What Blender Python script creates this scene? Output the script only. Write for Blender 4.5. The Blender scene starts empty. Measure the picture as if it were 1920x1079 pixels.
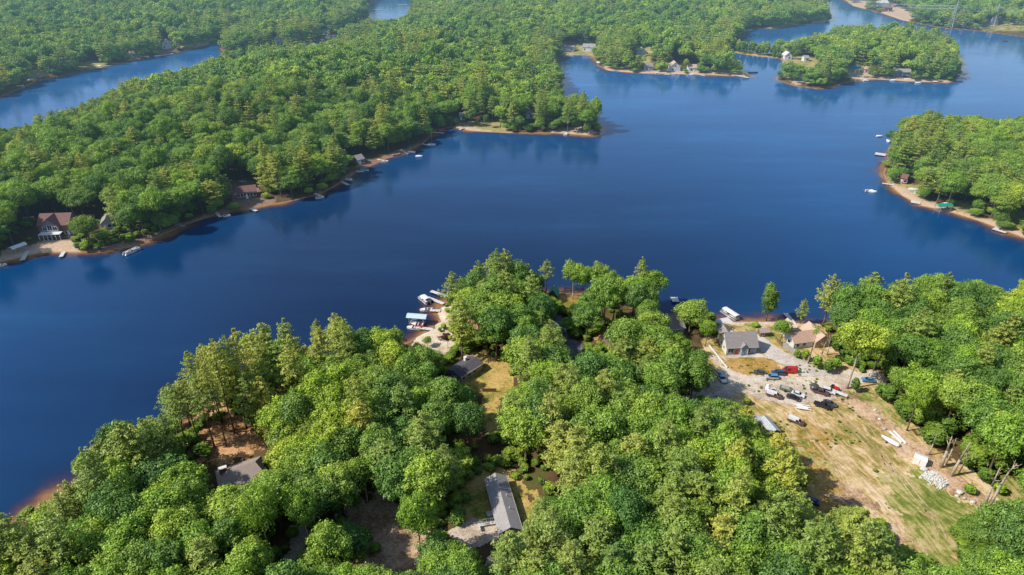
import bpy, math, random
import numpy as np
from mathutils import Vector, Matrix
random.seed(7); rng = np.random.default_rng(11)
R = math.radians
scn = bpy.context.scene
COL = scn.collection

# ------------------------------------------------------------ camera model
H = 115.0; PITCH = R(29.0); F = 1280.0
cP, sP = math.cos(PITCH), math.sin(PITCH)
FW = np.array([0, cP, -sP]); UPV = np.array([0, sP, cP])
GZ = 0.6
def ray(px, py):
    return np.array([(px-960)/F, 0, 0]) + UPV*(-(py-539.5)/F) + FW
def P(px, py, z=GZ):
    d = ray(px, py); t = (z-H)/d[2]
    return Vector((d[0]*t, d[1]*t, z))
def Pat(px, py, Y):
    d = ray(px, py); t = Y/d[1]
    return Vector((d[0]*t, Y, H+d[2]*t))
def project(x, y, z):
    x = np.asarray(x, float); y = np.asarray(y, float); z = np.asarray(z, float)
    dz = z-H
    dep = y*cP - dz*sP; up = y*sP + dz*cP
    dep = np.maximum(dep, 1e-3)
    return 960+F*x/dep, 539.5-F*up/dep

# ------------------------------------------------------------ polygons (ground points read off the photograph)
NEAR = [(-600,1300),(-150,1070),(0,995),(60,957),(100,937),(150,907),(200,872),(250,852),(330,803),(400,757),(470,717),(540,697),(600,690),(660,677),(720,657),(765,643),(790,627),(812,612),(826,600),(820,585),(833,570),(850,556),(880,549),(930,546),(980,549),(1040,549),(1090,553),(1140,566),(1190,581),(1240,600),(1300,608),(1350,603),(1400,604),(1440,604),(1490,607),(1530,607),(1600,602),(1680,596),(1800,592),(1960,590),(2150,600),(2500,640)]
FARSH = [(-400,590),(-150,525),(0,493),(40,484),(80,474),(150,474),(200,471),(250,463),(300,444),(345,423),(400,405),(440,396),(480,389),(540,379),(600,365),(640,344),(665,325),(720,300),(765,283),(790,272),(805,258),(815,245),(850,239),(880,246),(950,250),(1040,250),(1110,255),(1128,248),(1115,232),(1080,215),(1050,190),(1045,175),(1055,165),(1052,150),(1045,125),(1043,110),(1045,103),(1110,105),(1125,125),(1140,133),(1200,138),(1330,141),(1408,145),(1390,135),(1350,108),(1345,92),(1372,88),(1385,75),(1390,62),(1410,54),(1450,54),(1500,46),(1545,43),(1560,35),(1555,18),(1540,5),(1530,-12),(1480,-30),(1500,-38),(1560,-15),(1600,12),(1650,24),(1690,38),(1760,52),(1850,60),(1920,70),(2100,85),(2700,110),
         (2700,300),(2300,275),(1920,258),(1760,252),(1700,258),(1674,275),(1665,300),(1656,325),(1664,345),(1690,367),(1725,386),(1780,398),(1830,413),(1870,428),(1920,447),(2150,500),(2500,560)]
LAKE = FARSH + NEAR[::-1] + [(-1200,1300),(-1200,700)]
CHAN = [(-300,235),(-100,205),(0,182),(40,165),(70,152),(130,140),(200,124),(260,112),(330,99),(400,82),(425,70),(470,50),(478,56),(440,76),(413,92),(428,104),(480,100),(530,94),(580,80),(630,66),(645,58),(670,45),(690,30),(685,10),(700,0),(720,-10),(775,-5),(775,10),(770,28),(760,45),(700,62),(660,80),(600,108),(500,125),(420,135),(340,165),(250,190),(190,215),(150,240),(80,262),(0,285),(-300,360)]
ISLE = [(1455,150),(1490,161),(1540,168),(1572,160),(1600,152),(1640,149),(1700,153),(1780,156),(1800,145),(1803,125),(1798,108),(1760,92),(1680,80),(1580,78),(1530,88),(1480,97),(1458,103),(1465,112),(1478,122),(1485,132),(1465,140)]
CAUSE = [(1335,86),(1380,92),(1420,98),(1462,103),(1462,110),(1420,106),(1380,100),(1338,98)]
def W2(poly, z=0.0):
    return np.array([P(a, b, z)[:2] for a, b in poly])
LAKEw, CHANw, ISLEw, CAUSEw = W2(LAKE), W2(CHAN), W2(ISLE), W2(CAUSE)

def inpoly(x, y, poly):
    poly = np.asarray(poly, float); x = np.asarray(x, float); y = np.asarray(y, float)
    c = np.zeros(x.shape, bool); n = len(poly)
    for i in range(n):
        x1, y1 = poly[i]; x2, y2 = poly[(i+1) % n]
        if y1 == y2: continue
        k = ((y1 > y) != (y2 > y)) & (x < (x2-x1)*(y-y1)/(y2-y1)+x1)
        c ^= k
    return c
def segdist(x, y, poly, closed=True):
    poly = np.asarray(poly, float); d = np.full(np.shape(x), 1e9); n = len(poly)
    for i in range(n if closed else n-1):
        a = poly[i]; b = poly[(i+1) % n]; ab = b-a; L = max(ab@ab, 1e-9)
        t = np.clip(((x-a[0])*ab[0]+(y-a[1])*ab[1])/L, 0, 1)
        d = np.minimum(d, (x-a[0]-t*ab[0])**2+(y-a[1]-t*ab[1])**2)
    return np.sqrt(d)
def vnoise(x, y, s, seed=0):
    x = np.asarray(x)/s+seed*17.3; y = np.asarray(y)/s+seed*9.1
    xi = np.floor(x); yi = np.floor(y); fx = x-xi; fy = y-yi
    fx = fx*fx*(3-2*fx); fy = fy*fy*(3-2*fy)
    def h(a, b):
        v = np.sin(a*127.1+b*311.7+seed*74.7)*43758.5453
        return v-np.floor(v)
    return (h(xi,yi)*(1-fx)+h(xi+1,yi)*fx)*(1-fy)+(h(xi,yi+1)*(1-fx)+h(xi+1,yi+1)*fx)*fy
def shore(x, y):
    """signed distance to the shore: + on land, - on water"""
    x = np.asarray(x, float); y = np.asarray(y, float)
    wet = (inpoly(x,y,LAKEw)|inpoly(x,y,CHANw)) & ~inpoly(x,y,ISLEw) & ~inpoly(x,y,CAUSEw)
    d = np.minimum(np.minimum(segdist(x,y,LAKEw),segdist(x,y,CHANw)),np.minimum(segdist(x,y,ISLEw),segdist(x,y,CAUSEw)))
    d = d*(0.75+0.5*vnoise(x,y,9,3))
    return np.where(wet, -d, d)
def landz(x, y, sd=None):
    if sd is None: sd = shore(x, y)
    x = np.asarray(x, float); y = np.asarray(y, float)
    z = np.where(sd > 0, np.minimum(GZ, 0.04+sd*0.3), np.maximum(-3.0, sd*0.25-0.05))
    far = np.clip((y-270)/60, 0, 1)
    k = np.clip((sd-14)/110, 0, 1); k = k*k*(3-2*k)
    z = z + far*k*(5+11*vnoise(x,y,170,5))*(y < 9000)
    return z

# ------------------------------------------------------------ materials
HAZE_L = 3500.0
def haze(nt, shader, out, k=1.0):  # aerial haze painted into each surface as a blue glow growing with distance
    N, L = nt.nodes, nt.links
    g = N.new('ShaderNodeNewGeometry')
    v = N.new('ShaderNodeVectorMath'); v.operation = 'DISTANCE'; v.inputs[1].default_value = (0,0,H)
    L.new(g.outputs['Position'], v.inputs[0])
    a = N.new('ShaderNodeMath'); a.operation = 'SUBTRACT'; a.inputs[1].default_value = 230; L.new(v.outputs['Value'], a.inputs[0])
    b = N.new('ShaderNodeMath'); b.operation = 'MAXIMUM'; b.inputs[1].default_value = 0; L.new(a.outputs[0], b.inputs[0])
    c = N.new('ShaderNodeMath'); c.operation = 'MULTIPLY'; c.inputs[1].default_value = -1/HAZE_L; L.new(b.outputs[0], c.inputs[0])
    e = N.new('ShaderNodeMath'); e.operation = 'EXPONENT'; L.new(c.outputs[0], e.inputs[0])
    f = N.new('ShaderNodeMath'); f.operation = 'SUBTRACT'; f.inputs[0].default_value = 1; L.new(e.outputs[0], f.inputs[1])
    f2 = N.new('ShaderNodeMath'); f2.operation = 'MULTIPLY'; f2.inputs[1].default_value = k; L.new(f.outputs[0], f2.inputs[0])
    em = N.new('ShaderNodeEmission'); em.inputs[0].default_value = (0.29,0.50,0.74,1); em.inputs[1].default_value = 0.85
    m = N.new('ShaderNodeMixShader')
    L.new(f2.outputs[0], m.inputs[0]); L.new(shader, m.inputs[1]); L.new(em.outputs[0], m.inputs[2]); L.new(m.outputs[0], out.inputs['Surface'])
def newmat(name):
    m = bpy.data.materials.new(name); m.use_nodes = True
    try: m.cycles.emission_sampling = 'NONE'
    except Exception: pass
    nt = m.node_tree; nt.nodes.clear()
    o = nt.nodes.new('ShaderNodeOutputMaterial')
    return m, nt, o
def noise(nt, scale, detail=4, src='Object', rough=0.6, vec=None):
    n = nt.nodes.new('ShaderNodeTexNoise'); n.inputs['Scale'].default_value = scale; n.inputs['Detail'].default_value = detail; n.inputs['Roughness'].default_value = rough
    if vec is None:
        if src == 'World':
            g = nt.nodes.new('ShaderNodeNewGeometry'); vec = g.outputs['Position']
        else:
            t = nt.nodes.new('ShaderNodeTexCoord'); vec = t.outputs[src]
    nt.links.new(vec, n.inputs['Vector'])
    return n
def ramp(nt, fac, stops):
    r = nt.nodes.new('ShaderNodeValToRGB')
    while len(r.color_ramp.elements) < len(stops): r.color_ramp.elements.new(0.5)
    for e, (p, c) in zip(r.color_ramp.elements, stops):
        e.position = p; e.color = (*c, 1)
    nt.links.new(fac, r.inputs[0]); return r
def mixc(nt, fac, a, b, mode='MIX'):
    m = nt.nodes.new('ShaderNodeMix'); m.data_type = 'RGBA'; m.blend_type = mode
    for i, s in ((0, fac), (6, a), (7, b)):
        if isinstance(s, (int, float)): m.inputs[i].default_value = s
        elif isinstance(s, tuple): m.inputs[i].default_value = (*s, 1)
        else: nt.links.new(s, m.inputs[i])
    return m.outputs[2]
def plain(name, c, rough=0.7, metal=0.0, var=0.25, scale=1.2, src='World', coat=0.0, bump=0.0):
    m, nt, o = newmat(name)
    n = noise(nt, scale, 5, src)
    r = ramp(nt, n.outputs[0], [(0.3, tuple(v*(1-var) for v in c)), (0.7, tuple(min(1, v*(1+var)) for v in c))])
    p = nt.nodes.new('ShaderNodeBsdfPrincipled'); p.inputs['Roughness'].default_value = rough; p.inputs['Metallic'].default_value = metal
    p.inputs['Coat Weight'].default_value = coat
    nt.links.new(r.outputs[0], p.inputs['Base Color'])
    if bump:
        b = nt.nodes.new('ShaderNodeBump'); b.inputs['Strength'].default_value = bump; b.inputs['Distance'].default_value = 0.1
        nt.links.new(n.outputs[0], b.inputs['Height']); nt.links.new(b.outputs[0], p.inputs['Normal'])
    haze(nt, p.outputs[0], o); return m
def lined(name, c1, c2, freq, axis='Z', rough=0.8):
    """shingle courses / clapboards / planks"""
    m, nt, o = newmat(name)
    t = nt.nodes.new('ShaderNodeTexCoord'); s = nt.nodes.new('ShaderNodeSeparateXYZ'); nt.links.new(t.outputs['Object'], s.inputs[0])
    a = nt.nodes.new('ShaderNodeMath'); a.operation = 'MULTIPLY'; a.inputs[1].default_value = freq; nt.links.new(s.outputs[axis], a.inputs[0])
    f = nt.nodes.new('ShaderNodeMath'); f.operation = 'FRACT'; nt.links.new(a.outputs[0], f.inputs[0])
    g = nt.nodes.new('ShaderNodeMath'); g.operation = 'GREATER_THAN'; g.inputs[1].default_value = 0.82; nt.links.new(f.outputs[0], g.inputs[0])
    n = noise(nt, 1.3, 6, 'Object', 0.7)
    r = ramp(nt, n.outputs[0], [(0.3, c1), (0.7, c2)])
    col = mixc(nt, g.outputs[0], r.outputs[0], tuple(v*0.6 for v in c1))
    p = nt.nodes.new('ShaderNodeBsdfPrincipled'); p.inputs['Roughness'].default_value = rough
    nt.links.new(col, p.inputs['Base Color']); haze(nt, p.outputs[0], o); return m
def leafmat(name, cols, transl=0.3):
    m, nt, o = newmat(name)
    oi = nt.nodes.new('ShaderNodeObjectInfo')
    r = ramp(nt, oi.outputs['Random'], [(i/(len(cols)-1) if len(cols) > 1 else 0, c) for i, c in enumerate(cols)])
    at = nt.nodes.new('ShaderNodeAttribute'); at.attribute_name = 'tone'
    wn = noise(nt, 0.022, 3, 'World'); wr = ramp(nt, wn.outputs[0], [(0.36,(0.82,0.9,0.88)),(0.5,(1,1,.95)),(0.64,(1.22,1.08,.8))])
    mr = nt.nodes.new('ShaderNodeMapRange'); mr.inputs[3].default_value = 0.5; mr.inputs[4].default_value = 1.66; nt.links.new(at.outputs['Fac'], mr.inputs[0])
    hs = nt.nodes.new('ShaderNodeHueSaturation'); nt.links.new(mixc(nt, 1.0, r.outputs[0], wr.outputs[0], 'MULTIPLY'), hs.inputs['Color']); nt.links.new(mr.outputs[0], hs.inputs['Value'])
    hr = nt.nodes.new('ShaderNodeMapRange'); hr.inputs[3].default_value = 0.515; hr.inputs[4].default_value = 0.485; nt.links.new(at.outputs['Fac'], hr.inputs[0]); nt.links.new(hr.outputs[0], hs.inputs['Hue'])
    d = nt.nodes.new('ShaderNodeBsdfDiffuse'); nt.links.new(hs.outputs[0], d.inputs[0])
    tr = nt.nodes.new('ShaderNodeBsdfTranslucent'); nt.links.new(hs.outputs[0], tr.inputs[0])
    x = nt.nodes.new('ShaderNodeMixShader'); x.inputs[0].default_value = transl
    nt.links.new(d.outputs[0], x.inputs[1]); nt.links.new(tr.outputs[0], x.inputs[2])
    gl = nt.nodes.new('ShaderNodeBsdfGlossy'); gl.inputs['Roughness'].default_value = 0.5; gl.inputs[0].default_value = (1,1,1,1)
    y = nt.nodes.new('ShaderNodeMixShader'); y.inputs[0].default_value = 0.03
    nt.links.new(x.outputs[0], y.inputs[1]); nt.links.new(gl.outputs[0], y.inputs[2])
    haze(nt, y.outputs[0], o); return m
M = {}
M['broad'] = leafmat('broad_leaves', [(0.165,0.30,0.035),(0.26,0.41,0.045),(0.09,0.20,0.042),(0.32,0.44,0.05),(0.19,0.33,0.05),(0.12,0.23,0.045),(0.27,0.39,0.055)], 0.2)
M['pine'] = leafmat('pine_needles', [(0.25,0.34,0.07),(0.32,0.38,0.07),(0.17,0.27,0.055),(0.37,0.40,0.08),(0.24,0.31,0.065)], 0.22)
M['lime'] = leafmat('lime_leaves', [(0.22,0.38,0.04),(0.26,0.39,0.04)])
M['shrub'] = leafmat('shrub_leaves', [(0.15,0.27,0.03),(0.24,0.34,0.04),(0.1,0.2,0.03)])
M['purple'] = leafmat('purple_leaves', [(0.09,0.035,0.035),(0.08,0.04,0.03)])
M['blossom'] = leafmat('blossom', [(0.5,0.42,0.36),(0.42,0.4,0.3)])
M['bark'] = plain('bark', (0.12,0.09,0.07), 0.9, var=0.4, scale=3)
M['palebark'] = plain('pale_bark', (0.42,0.34,0.26), 0.9, var=0.35, scale=3)
M['white'] = plain('white_paint', (0.78,0.77,0.74), 0.5, var=0.08)
M['offwhite'] = plain('weathered_white', (0.62,0.6,0.56), 0.6, var=0.18)
M['sidingwhite'] = lined('white_siding', (0.66,0.66,0.64), (0.76,0.75,0.72), 5)
M['sidingblue'] = lined('blue_grey_siding', (0.28,0.34,0.42), (0.33,0.40,0.48), 5)
M['sidingtan'] = lined('tan_siding', (0.40,0.31,0.2), (0.5,0.4,0.27), 5)
M['sidingpurple'] = lined('mauve_grey_siding', (0.2,0.17,0.2), (0.26,0.23,0.27), 5)
M['sidingbrown'] = lined('brown_siding', (0.17,0.1,0.07), (0.24,0.15,0.1), 5)
M['sidinggrey'] = lined('grey_siding', (0.3,0.3,0.3), (0.4,0.4,0.4), 5)
M['shgrey'] = lined('grey_shingles', (0.25,0.22,0.21), (0.36,0.32,0.305), 3, 'Y')
M['shlight'] = lined('light_grey_shingles', (0.30,0.28,0.275), (0.44,0.41,0.40), 3, 'Y')
M['shdark'] = lined('dark_shingles', (0.075,0.07,0.085), (0.13,0.12,0.14), 3, 'Y')
M['shbrown'] = lined('brown_shingles', (0.34,0.27,0.23), (0.46,0.37,0.32), 3, 'Y')
M['shred'] = lined('red_brown_shingles', (0.16,0.075,0.065), (0.24,0.12,0.1), 3, 'Y')
M['shpink'] = lined('pinkish_tan_shingles', (0.5,0.30,0.21), (0.62,0.41,0.3), 3, 'Y')
M['shtan'] = lined('tan_shingles', (0.5,0.35,0.26), (0.62,0.45,0.34), 3, 'Y')
M['metalroof'] = lined('ribbed_metal_roof', (0.42,0.44,0.47), (0.52,0.54,0.57), 2, 'X', 0.4)
M['green'] = plain('green_canvas', (0.02,0.25,0.18), 0.6)
M['teal'] = plain('teal_tarp', (0.03,0.2,0.3), 0.5)
M['paleblue'] = plain('pale_blue_canvas', (0.48,0.62,0.66), 0.6, var=0.1)
M['glass'] = plain('window_glass', (0.02,0.03,0.045), 0.08, var=0.3)
M['carglass'] = plain('car_glass', (0.015,0.02,0.03), 0.08, var=0.1)
M['rubber'] = plain('tyre_rubber', (0.02,0.02,0.02), 0.9)
M['rim'] = plain('rim_metal', (0.4,0.4,0.4), 0.4, 0.8, var=0.1)
M['alu'] = plain('aluminium', (0.6,0.62,0.64), 0.35, 0.7, var=0.1)
M['wood'] = lined('dock_planks', (0.50,0.42,0.33), (0.66,0.57,0.46), 4, 'X')
M['greywood'] = lined('weathered_planks', (0.3,0.27,0.24), (0.42,0.38,0.34), 4, 'X')
M['brownwood'] = plain('brown_timber', (0.2,0.11,0.06), 0.8, var=0.3)
M['lampglass'] = plain('lamp_glass', (0.75,0.75,0.7), 0.15, var=0.05)
M['brick'] = plain('brick', (0.28,0.13,0.09), 0.9, var=0.3, scale=5)
M['concrete'] = plain('concrete', (0.45,0.42,0.38), 0.9, var=0.2, scale=0.7)
M['steel'] = plain('galvanised_steel', (0.5,0.52,0.54), 0.5, 0.5, var=0.1)
def paint(name, c): return plain(name, c, 0.3, 0.15, var=0.05, coat=0.6)
M['c_white'] = paint('white_car_paint', (0.8,0.8,0.8)); M['c_red'] = paint('red_car_paint', (0.55,0.015,0.012)); M['c_black'] = paint('black_car_paint', (0.02,0.02,0.023))
M['c_blue'] = paint('blue_car_paint', (0.03,0.09,0.2)); M['c_silver'] = paint('silver_car_paint', (0.5,0.5,0.5)); M['c_sky'] = paint('light_blue_car_paint', (0.1,0.3,0.5))
M['c_grey'] = paint('dark_grey_car_paint', (0.09,0.085,0.085)); M['c_tan'] = paint('maroon_car_paint', (0.12,0.06,0.05)); M['c_green'] = paint('dull_green_paint', (0.1,0.17,0.1))

def groundmat(name, stops, scales=(0.02,0.15,1.2), streak=None, bump=0.3):
    m, nt, o = newmat(name)
    n1 = noise(nt, scales[0], 6, 'World'); n2 = noise(nt, scales[1], 6, 'World', 0.7)
    g = nt.nodes.new('ShaderNodeNewGeometry')
    if streak:
        wn = noise(nt, 0.06, 2, 'World'); wv = nt.nodes.new('ShaderNodeVectorMath'); wv.operation = 'SCALE'; wv.inputs['Scale'].default_value = 9.0; nt.links.new(wn.outputs['Color'], wv.inputs[0])
        wa = nt.nodes.new('ShaderNodeVectorMath'); wa.operation = 'ADD'; nt.links.new(g.outputs['Position'], wa.inputs[0]); nt.links.new(wv.outputs[0], wa.inputs[1])
        vr = nt.nodes.new('ShaderNodeVectorRotate'); vr.rotation_type = 'Z_AXIS'; vr.inputs['Angle'].default_value = streak[0]; nt.links.new(wa.outputs[0], vr.inputs['Vector'])
        mp = nt.nodes.new('ShaderNodeMapping'); mp.inputs['Scale'].default_value = (streak[1], streak[2], 1)
        nt.links.new(vr.outputs[0], mp.inputs[0])
        # bend the streaks a little
        n3 = noise(nt, 1.0, 5, vec=mp.outputs[0], rough=0.7)
    else:
        n3 = noise(nt, scales[2], 5, 'World', 0.75)
    s = nt.nodes.new('ShaderNodeMath'); s.operation = 'ADD'; nt.links.new(n1.outputs[0], s.inputs[0]); nt.links.new(n2.outputs[0], s.inputs[1])
    s2 = nt.nodes.new('ShaderNodeMath'); s2.operation = 'ADD'; nt.links.new(s.outputs[0], s2.inputs[0]); nt.links.new(n3.outputs[0], s2.inputs[1])
    s3 = nt.nodes.new('ShaderNodeMapRange'); s3.inputs[1].default_value = 1.12; s3.inputs[2].default_value = 1.88; nt.links.new(s2.outputs[0], s3.inputs[0])
    r = ramp(nt, s3.outputs[0], stops)
    fn = noise(nt, 5.0, 4, 'World', 0.8)
    f2 = noise(nt, 1.1, 3, 'World', 0.9); col = mixc(nt, 0.6, r.outputs[0], fn.outputs[0], 'OVERLAY'); col = mixc(nt, 0.55, col, f2.outputs[0], 'OVERLAY')
    p = nt.nodes.new('ShaderNodeBsdfPrincipled'); p.inputs['Roughness'].default_value = 0.95; p.inputs['Specular IOR Level'].default_value = 0.1
    nt.links.new(col, p.inputs['Base Color'])
    b = nt.nodes.new('ShaderNodeBump'); b.inputs['Strength'].default_value = bump; b.inputs['Distance'].default_value = 0.3
    nt.links.new(n3.outputs[0], b.inputs['Height']); nt.links.new(b.outputs[0], p.inputs['Normal'])
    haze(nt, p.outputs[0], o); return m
M['litter'] = groundmat('pine_litter', [(0.3,(0.16,0.08,0.04)),(0.5,(0.46,0.23,0.10)),(0.7,(0.62,0.36,0.18))], (0.1,0.5,2))
M['dirt'] = groundmat('bare_dirt', [(0.3,(0.3,0.18,0.1)),(0.5,(0.5,0.33,0.2)),(0.7,(0.62,0.45,0.3))], (0.08,0.4,1.5))
M['gravel'] = groundmat('gravel_lot', [(0.3,(0.40,0.31,0.23)),(0.5,(0.56,0.46,0.36)),(0.7,(0.66,0.57,0.46))], (0.08,0.4,2.5))
M['drive'] = groundmat('driveway_surface', [(0.3,(0.46,0.40,0.35)),(0.6,(0.58,0.51,0.45)),(0.8,(0.66,0.59,0.52))], (0.1,0.6,4), bump=0.05)
M['asphalt'] = groundmat('old_asphalt', [(0.3,(0.14,0.14,0.16)),(0.6,(0.2,0.2,0.215)),(0.8,(0.27,0.27,0.28))], (0.1,0.6,4), bump=0.05)
M['field'] = groundmat('dry_field', [(0.22,(0.22,0.2,0.05)),(0.40,(0.40,0.29,0.10)),(0.55,(0.56,0.40,0.20)),(0.75,(0.68,0.53,0.33))], (0.05,0.25,1), streak=(R(72),0.12,1.3))
M['lawn'] = groundmat('dry_lawn', [(0.3,(0.2,0.2,0.04)),(0.5,(0.44,0.32,0.09)),(0.7,(0.58,0.39,0.15))], (0.08,0.3,1.5))
M['greengrass'] = groundmat('green_grass', [(0.25,(0.13,0.17,0.03)),(0.45,(0.24,0.26,0.06)),(0.6,(0.42,0.35,0.14)),(0.75,(0.5,0.4,0.2))], (0.08,0.4,1.5), streak=(R(72),0.15,1.3))
M['orange'] = groundmat('orange_dry_grass', [(0.3,(0.2,0.17,0.03)),(0.5,(0.42,0.25,0.07)),(0.7,(0.5,0.31,0.12))], (0.08,0.3,1.5))
M['sand'] = groundmat('beach_sand', [(0.3,(0.5,0.38,0.25)),(0.5,(0.62,0.5,0.36)),(0.7,(0.7,0.6,0.46))], (0.1,0.5,2), bump=0.1)

# ------------------------------------------------------------ mesh builder and tagging
class MB:
    def __init__(s): s.v = []; s.f = []
    def add(s, vs, fs):
        n = len(s.v); s.v += [tuple(a) for a in vs]; s.f += [tuple(i+n for i in f) for f in fs]; return s
    def box(s, c, d, rz=0.0, rx=0.0, ry=0.0, taper=1.0):
        m = Matrix.Rotation(rz,3,'Z') @ Matrix.Rotation(ry,3,'Y') @ Matrix.Rotation(rx,3,'X')
        vs = []
        for z in (-1,1):
            k = taper if z > 0 else 1
            for a, b in ((-1,-1),(1,-1),(1,1),(-1,1)):
                vs.append(m @ Vector((a*d[0]/2*k, b*d[1]/2*k, z*d[2]/2)) + Vector(c))
        return s.add(vs, [(3,2,1,0),(4,5,6,7),(0,1,5,4),(1,2,6,5),(2,3,7,6),(3,0,4,7)])
    def tube(s, p0, p1, r0, r1=None, n=8, caps=True):
        r1 = r0 if r1 is None else r1
        p0 = Vector(p0); p1 = Vector(p1); d = (p1-p0)
        if d.length < 1e-6: return s
        q = d.to_track_quat('Z','Y'); vs = []
        for p, r in ((p0,r0),(p1,r1)):
            for k in range(n):
                a = 2*math.pi*k/n; vs.append(p + q @ Vector((r*math.cos(a), r*math.sin(a), 0)))
        fs = [(k,(k+1)%n,n+(k+1)%n,n+k) for k in range(n)]
        if caps: fs += [tuple(range(n))[::-1], tuple(range(n,2*n))]
        return s.add(vs, fs)
    def path(s, pts, rs, n=6):
        for a in range(len(pts)-1): s.tube(pts[a], pts[a+1], rs[a], rs[a+1], n, a == 0 or a == len(pts)-2)
        return s
    def loft(s, rings, capa=True, capb=True):
        n = len(rings[0]); vs = [p for r in rings for p in r]; fs = []
        for i in range(len(rings)-1):
            for k in range(n): fs.append((i*n+k, i*n+(k+1)%n, (i+1)*n+(k+1)%n, (i+1)*n+k))
        if capa: fs.append(tuple(range(n))[::-1])
        if capb: fs.append(tuple(range((len(rings)-1)*n, len(rings)*n)))
        return s.add(vs, fs)
    def prism(s, prof, y0, y1, k=1.0, cx=0.0):
        """profile in x-z extruded along y; far ends scaled by k in x"""
        r0 = [(x,y0,z) for x,z in prof]; r1 = [(x,y1,z) for x,z in prof]
        return s.loft([r0, r1])
    def mesh(s, name, mat, smooth=False, bevel=0):
        me = bpy.data.meshes.new(name); me.from_pydata(s.v, [], s.f); me.materials.append(mat)
        if smooth: me.polygons.foreach_set('use_smooth', [True]*len(me.polygons))
        me.update(); return me
    def build(s, name, mat, parent=None, smooth=False, bevel=0.0):
        o = bpy.data.objects.new(name, s.mesh(name, mat, smooth)); COL.objects.link(o)
        if bevel:
            b = o.modifiers.new('bevel','BEVEL'); b.width = bevel; b.segments = 2; b.limit_method = 'ANGLE'
        if parent: o.parent = parent
        return o
def tag(o, label=None, cat=None, group=None, kind=None):
    if label: o['label'] = label
    if cat: o['category'] = cat
    if group: o['group'] = group
    if kind: o['kind'] = kind
    return o
def thing(name, label, cat, loc=(0,0,0), rz=0.0, group=None, scale=None):
    o = bpy.data.objects.new(name, None); COL.objects.link(o); o.empty_display_size = 0.5
    o.location = loc; o.rotation_euler = (0,0,rz)
    if scale: o.scale = scale
    return tag(o, label, cat, group)
def struct(o, label, cat): return tag(o, label, cat, None, 'structure')

# ------------------------------------------------------------ terrain and water
def grid(ys, us, fz, name, mat, attrs):
    Y = np.repeat(ys, len(us)); U = np.tile(us, len(ys)); X = U*(0.875*np.maximum(Y,-20)+55.8)
    sd = shore(X, Y); Z = fz(X, Y, sd)
    n, m = len(ys), len(us)
    i = (np.arange(n-1)[:,None]*m+np.arange(m-1)[None,:]).ravel()
    fc = np.stack([i, i+1, i+m+1, i+m], 1)
    me = bpy.data.meshes.new(name)
    me.vertices.add(n*m); me.vertices.foreach_set('co', np.stack([X,Y,Z],1).ravel())
    me.loops.add(fc.size); me.loops.foreach_set('vertex_index', fc.ravel())
    me.polygons.add(len(fc)); me.polygons.foreach_set('loop_start', np.arange(0,fc.size,4)); me.polygons.foreach_set('loop_total', np.full(len(fc),4))
    me.polygons.foreach_set('use_smooth', np.ones(len(fc),bool))
    for an, fn in attrs.items():
        a = me.attributes.new(an,'FLOAT','POINT'); a.data.foreach_set('value', fn(X,Y,Z,sd).astype(np.float32))
    me.update(); me.validate(); me.materials.append(mat)
    o = bpy.data.objects.new(name, me); COL.objects.link(o); return o

# open ground seen far off: (pixel polygon, kind)   kind 1 sand, 2 dry grass, 3 bare brown dirt
FAR_OPEN = [
 ([(0,468),(60,460),(90,450),(140,452),(150,460),(150,474),(80,476),(0,494)],1),
 ([(70,405),(140,400),(142,446),(75,446)],3),
 ([(190,400),(215,400),(222,432),(190,432)],3),
 ([(160,460),(240,452),(300,432),(400,395),(480,380),(480,390),(345,424),(250,464),(160,474)],3),
 ([(432,340),(488,340),(492,372),(520,372),(520,382),(440,392),(430,380)],3),
 ([(590,358),(610,358),(640,338),(700,300),(770,275),(790,270),(770,284),(720,301),(665,326),(640,345),(600,366)],3),
 ([(858,230),(900,226),(945,229),(950,246),(900,248),(870,246),(852,238)],2),
 ([(853,233),(885,236),(900,244),(960,247),(960,251),(880,247),(850,240)],1),
 ([(1030,244),(1060,240),(1095,236),(1118,248),(1112,256),(1040,252)],1),
 ([(1048,84),(1116,82),(1118,103),(1108,106),(1048,103)],2),
 ([(1128,118),(1150,126),(1200,128),(1400,130),(1408,146),(1330,142),(1200,139),(1135,132)],1),
 ([(1190,92),(1222,95),(1222,128),(1200,125)],2),
 ([(1345,88),(1460,103),(1460,110),(1340,99)],2),
 ([(1465,112),(1490,102),(1540,115),(1545,128),(1520,130),(1500,122),(1470,120)],2),
 ([(1470,146),(1510,146),(1520,158),(1490,160)],1),
 ([(1585,140),(1605,126),(1625,126),(1640,142),(1780,148),(1790,156),(1640,151),(1600,153)],1),
 ([(1655,325),(1672,330),(1690,342),(1725,350),(1730,368),(1765,385),(1800,376),(1835,380),(1830,400),(1860,415),(1900,405),(1920,380),(1920,450),(1830,415),(1780,400),(1725,388),(1690,368)],2),
 ([(1660,340),(1700,352),(1730,372),(1780,390),(1830,404),(1925,438),(1925,450),(1830,415),(1780,400),(1725,388),(1690,368)],1),
 ([(1655,16),(1680,14),(1720,30),(1700,42),(1650,26)],1),
 ([(1835,42),(1925,46),(1925,62),(1835,56)],2),
 ([(1578,-8),(1630,0),(1625,18),(1600,16)],1),
 ([(1525,34),(1550,32),(1552,42),(1525,44)],1),
 ([(1440,42),(1500,38),(1500,46),(1440,54)],2),
 ([(50,136),(88,132),(92,142),(50,152)],1),
 ([(142,116),(200,116),(200,126),(142,132)],2),
 ([(240,100),(262,100),(262,113),(240,114)],1),
 ([(290,70),(330,76),(335,95),(300,103),(290,98)],3),
 ([(340,78),(390,76),(395,84),(340,92)],1),
]
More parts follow.
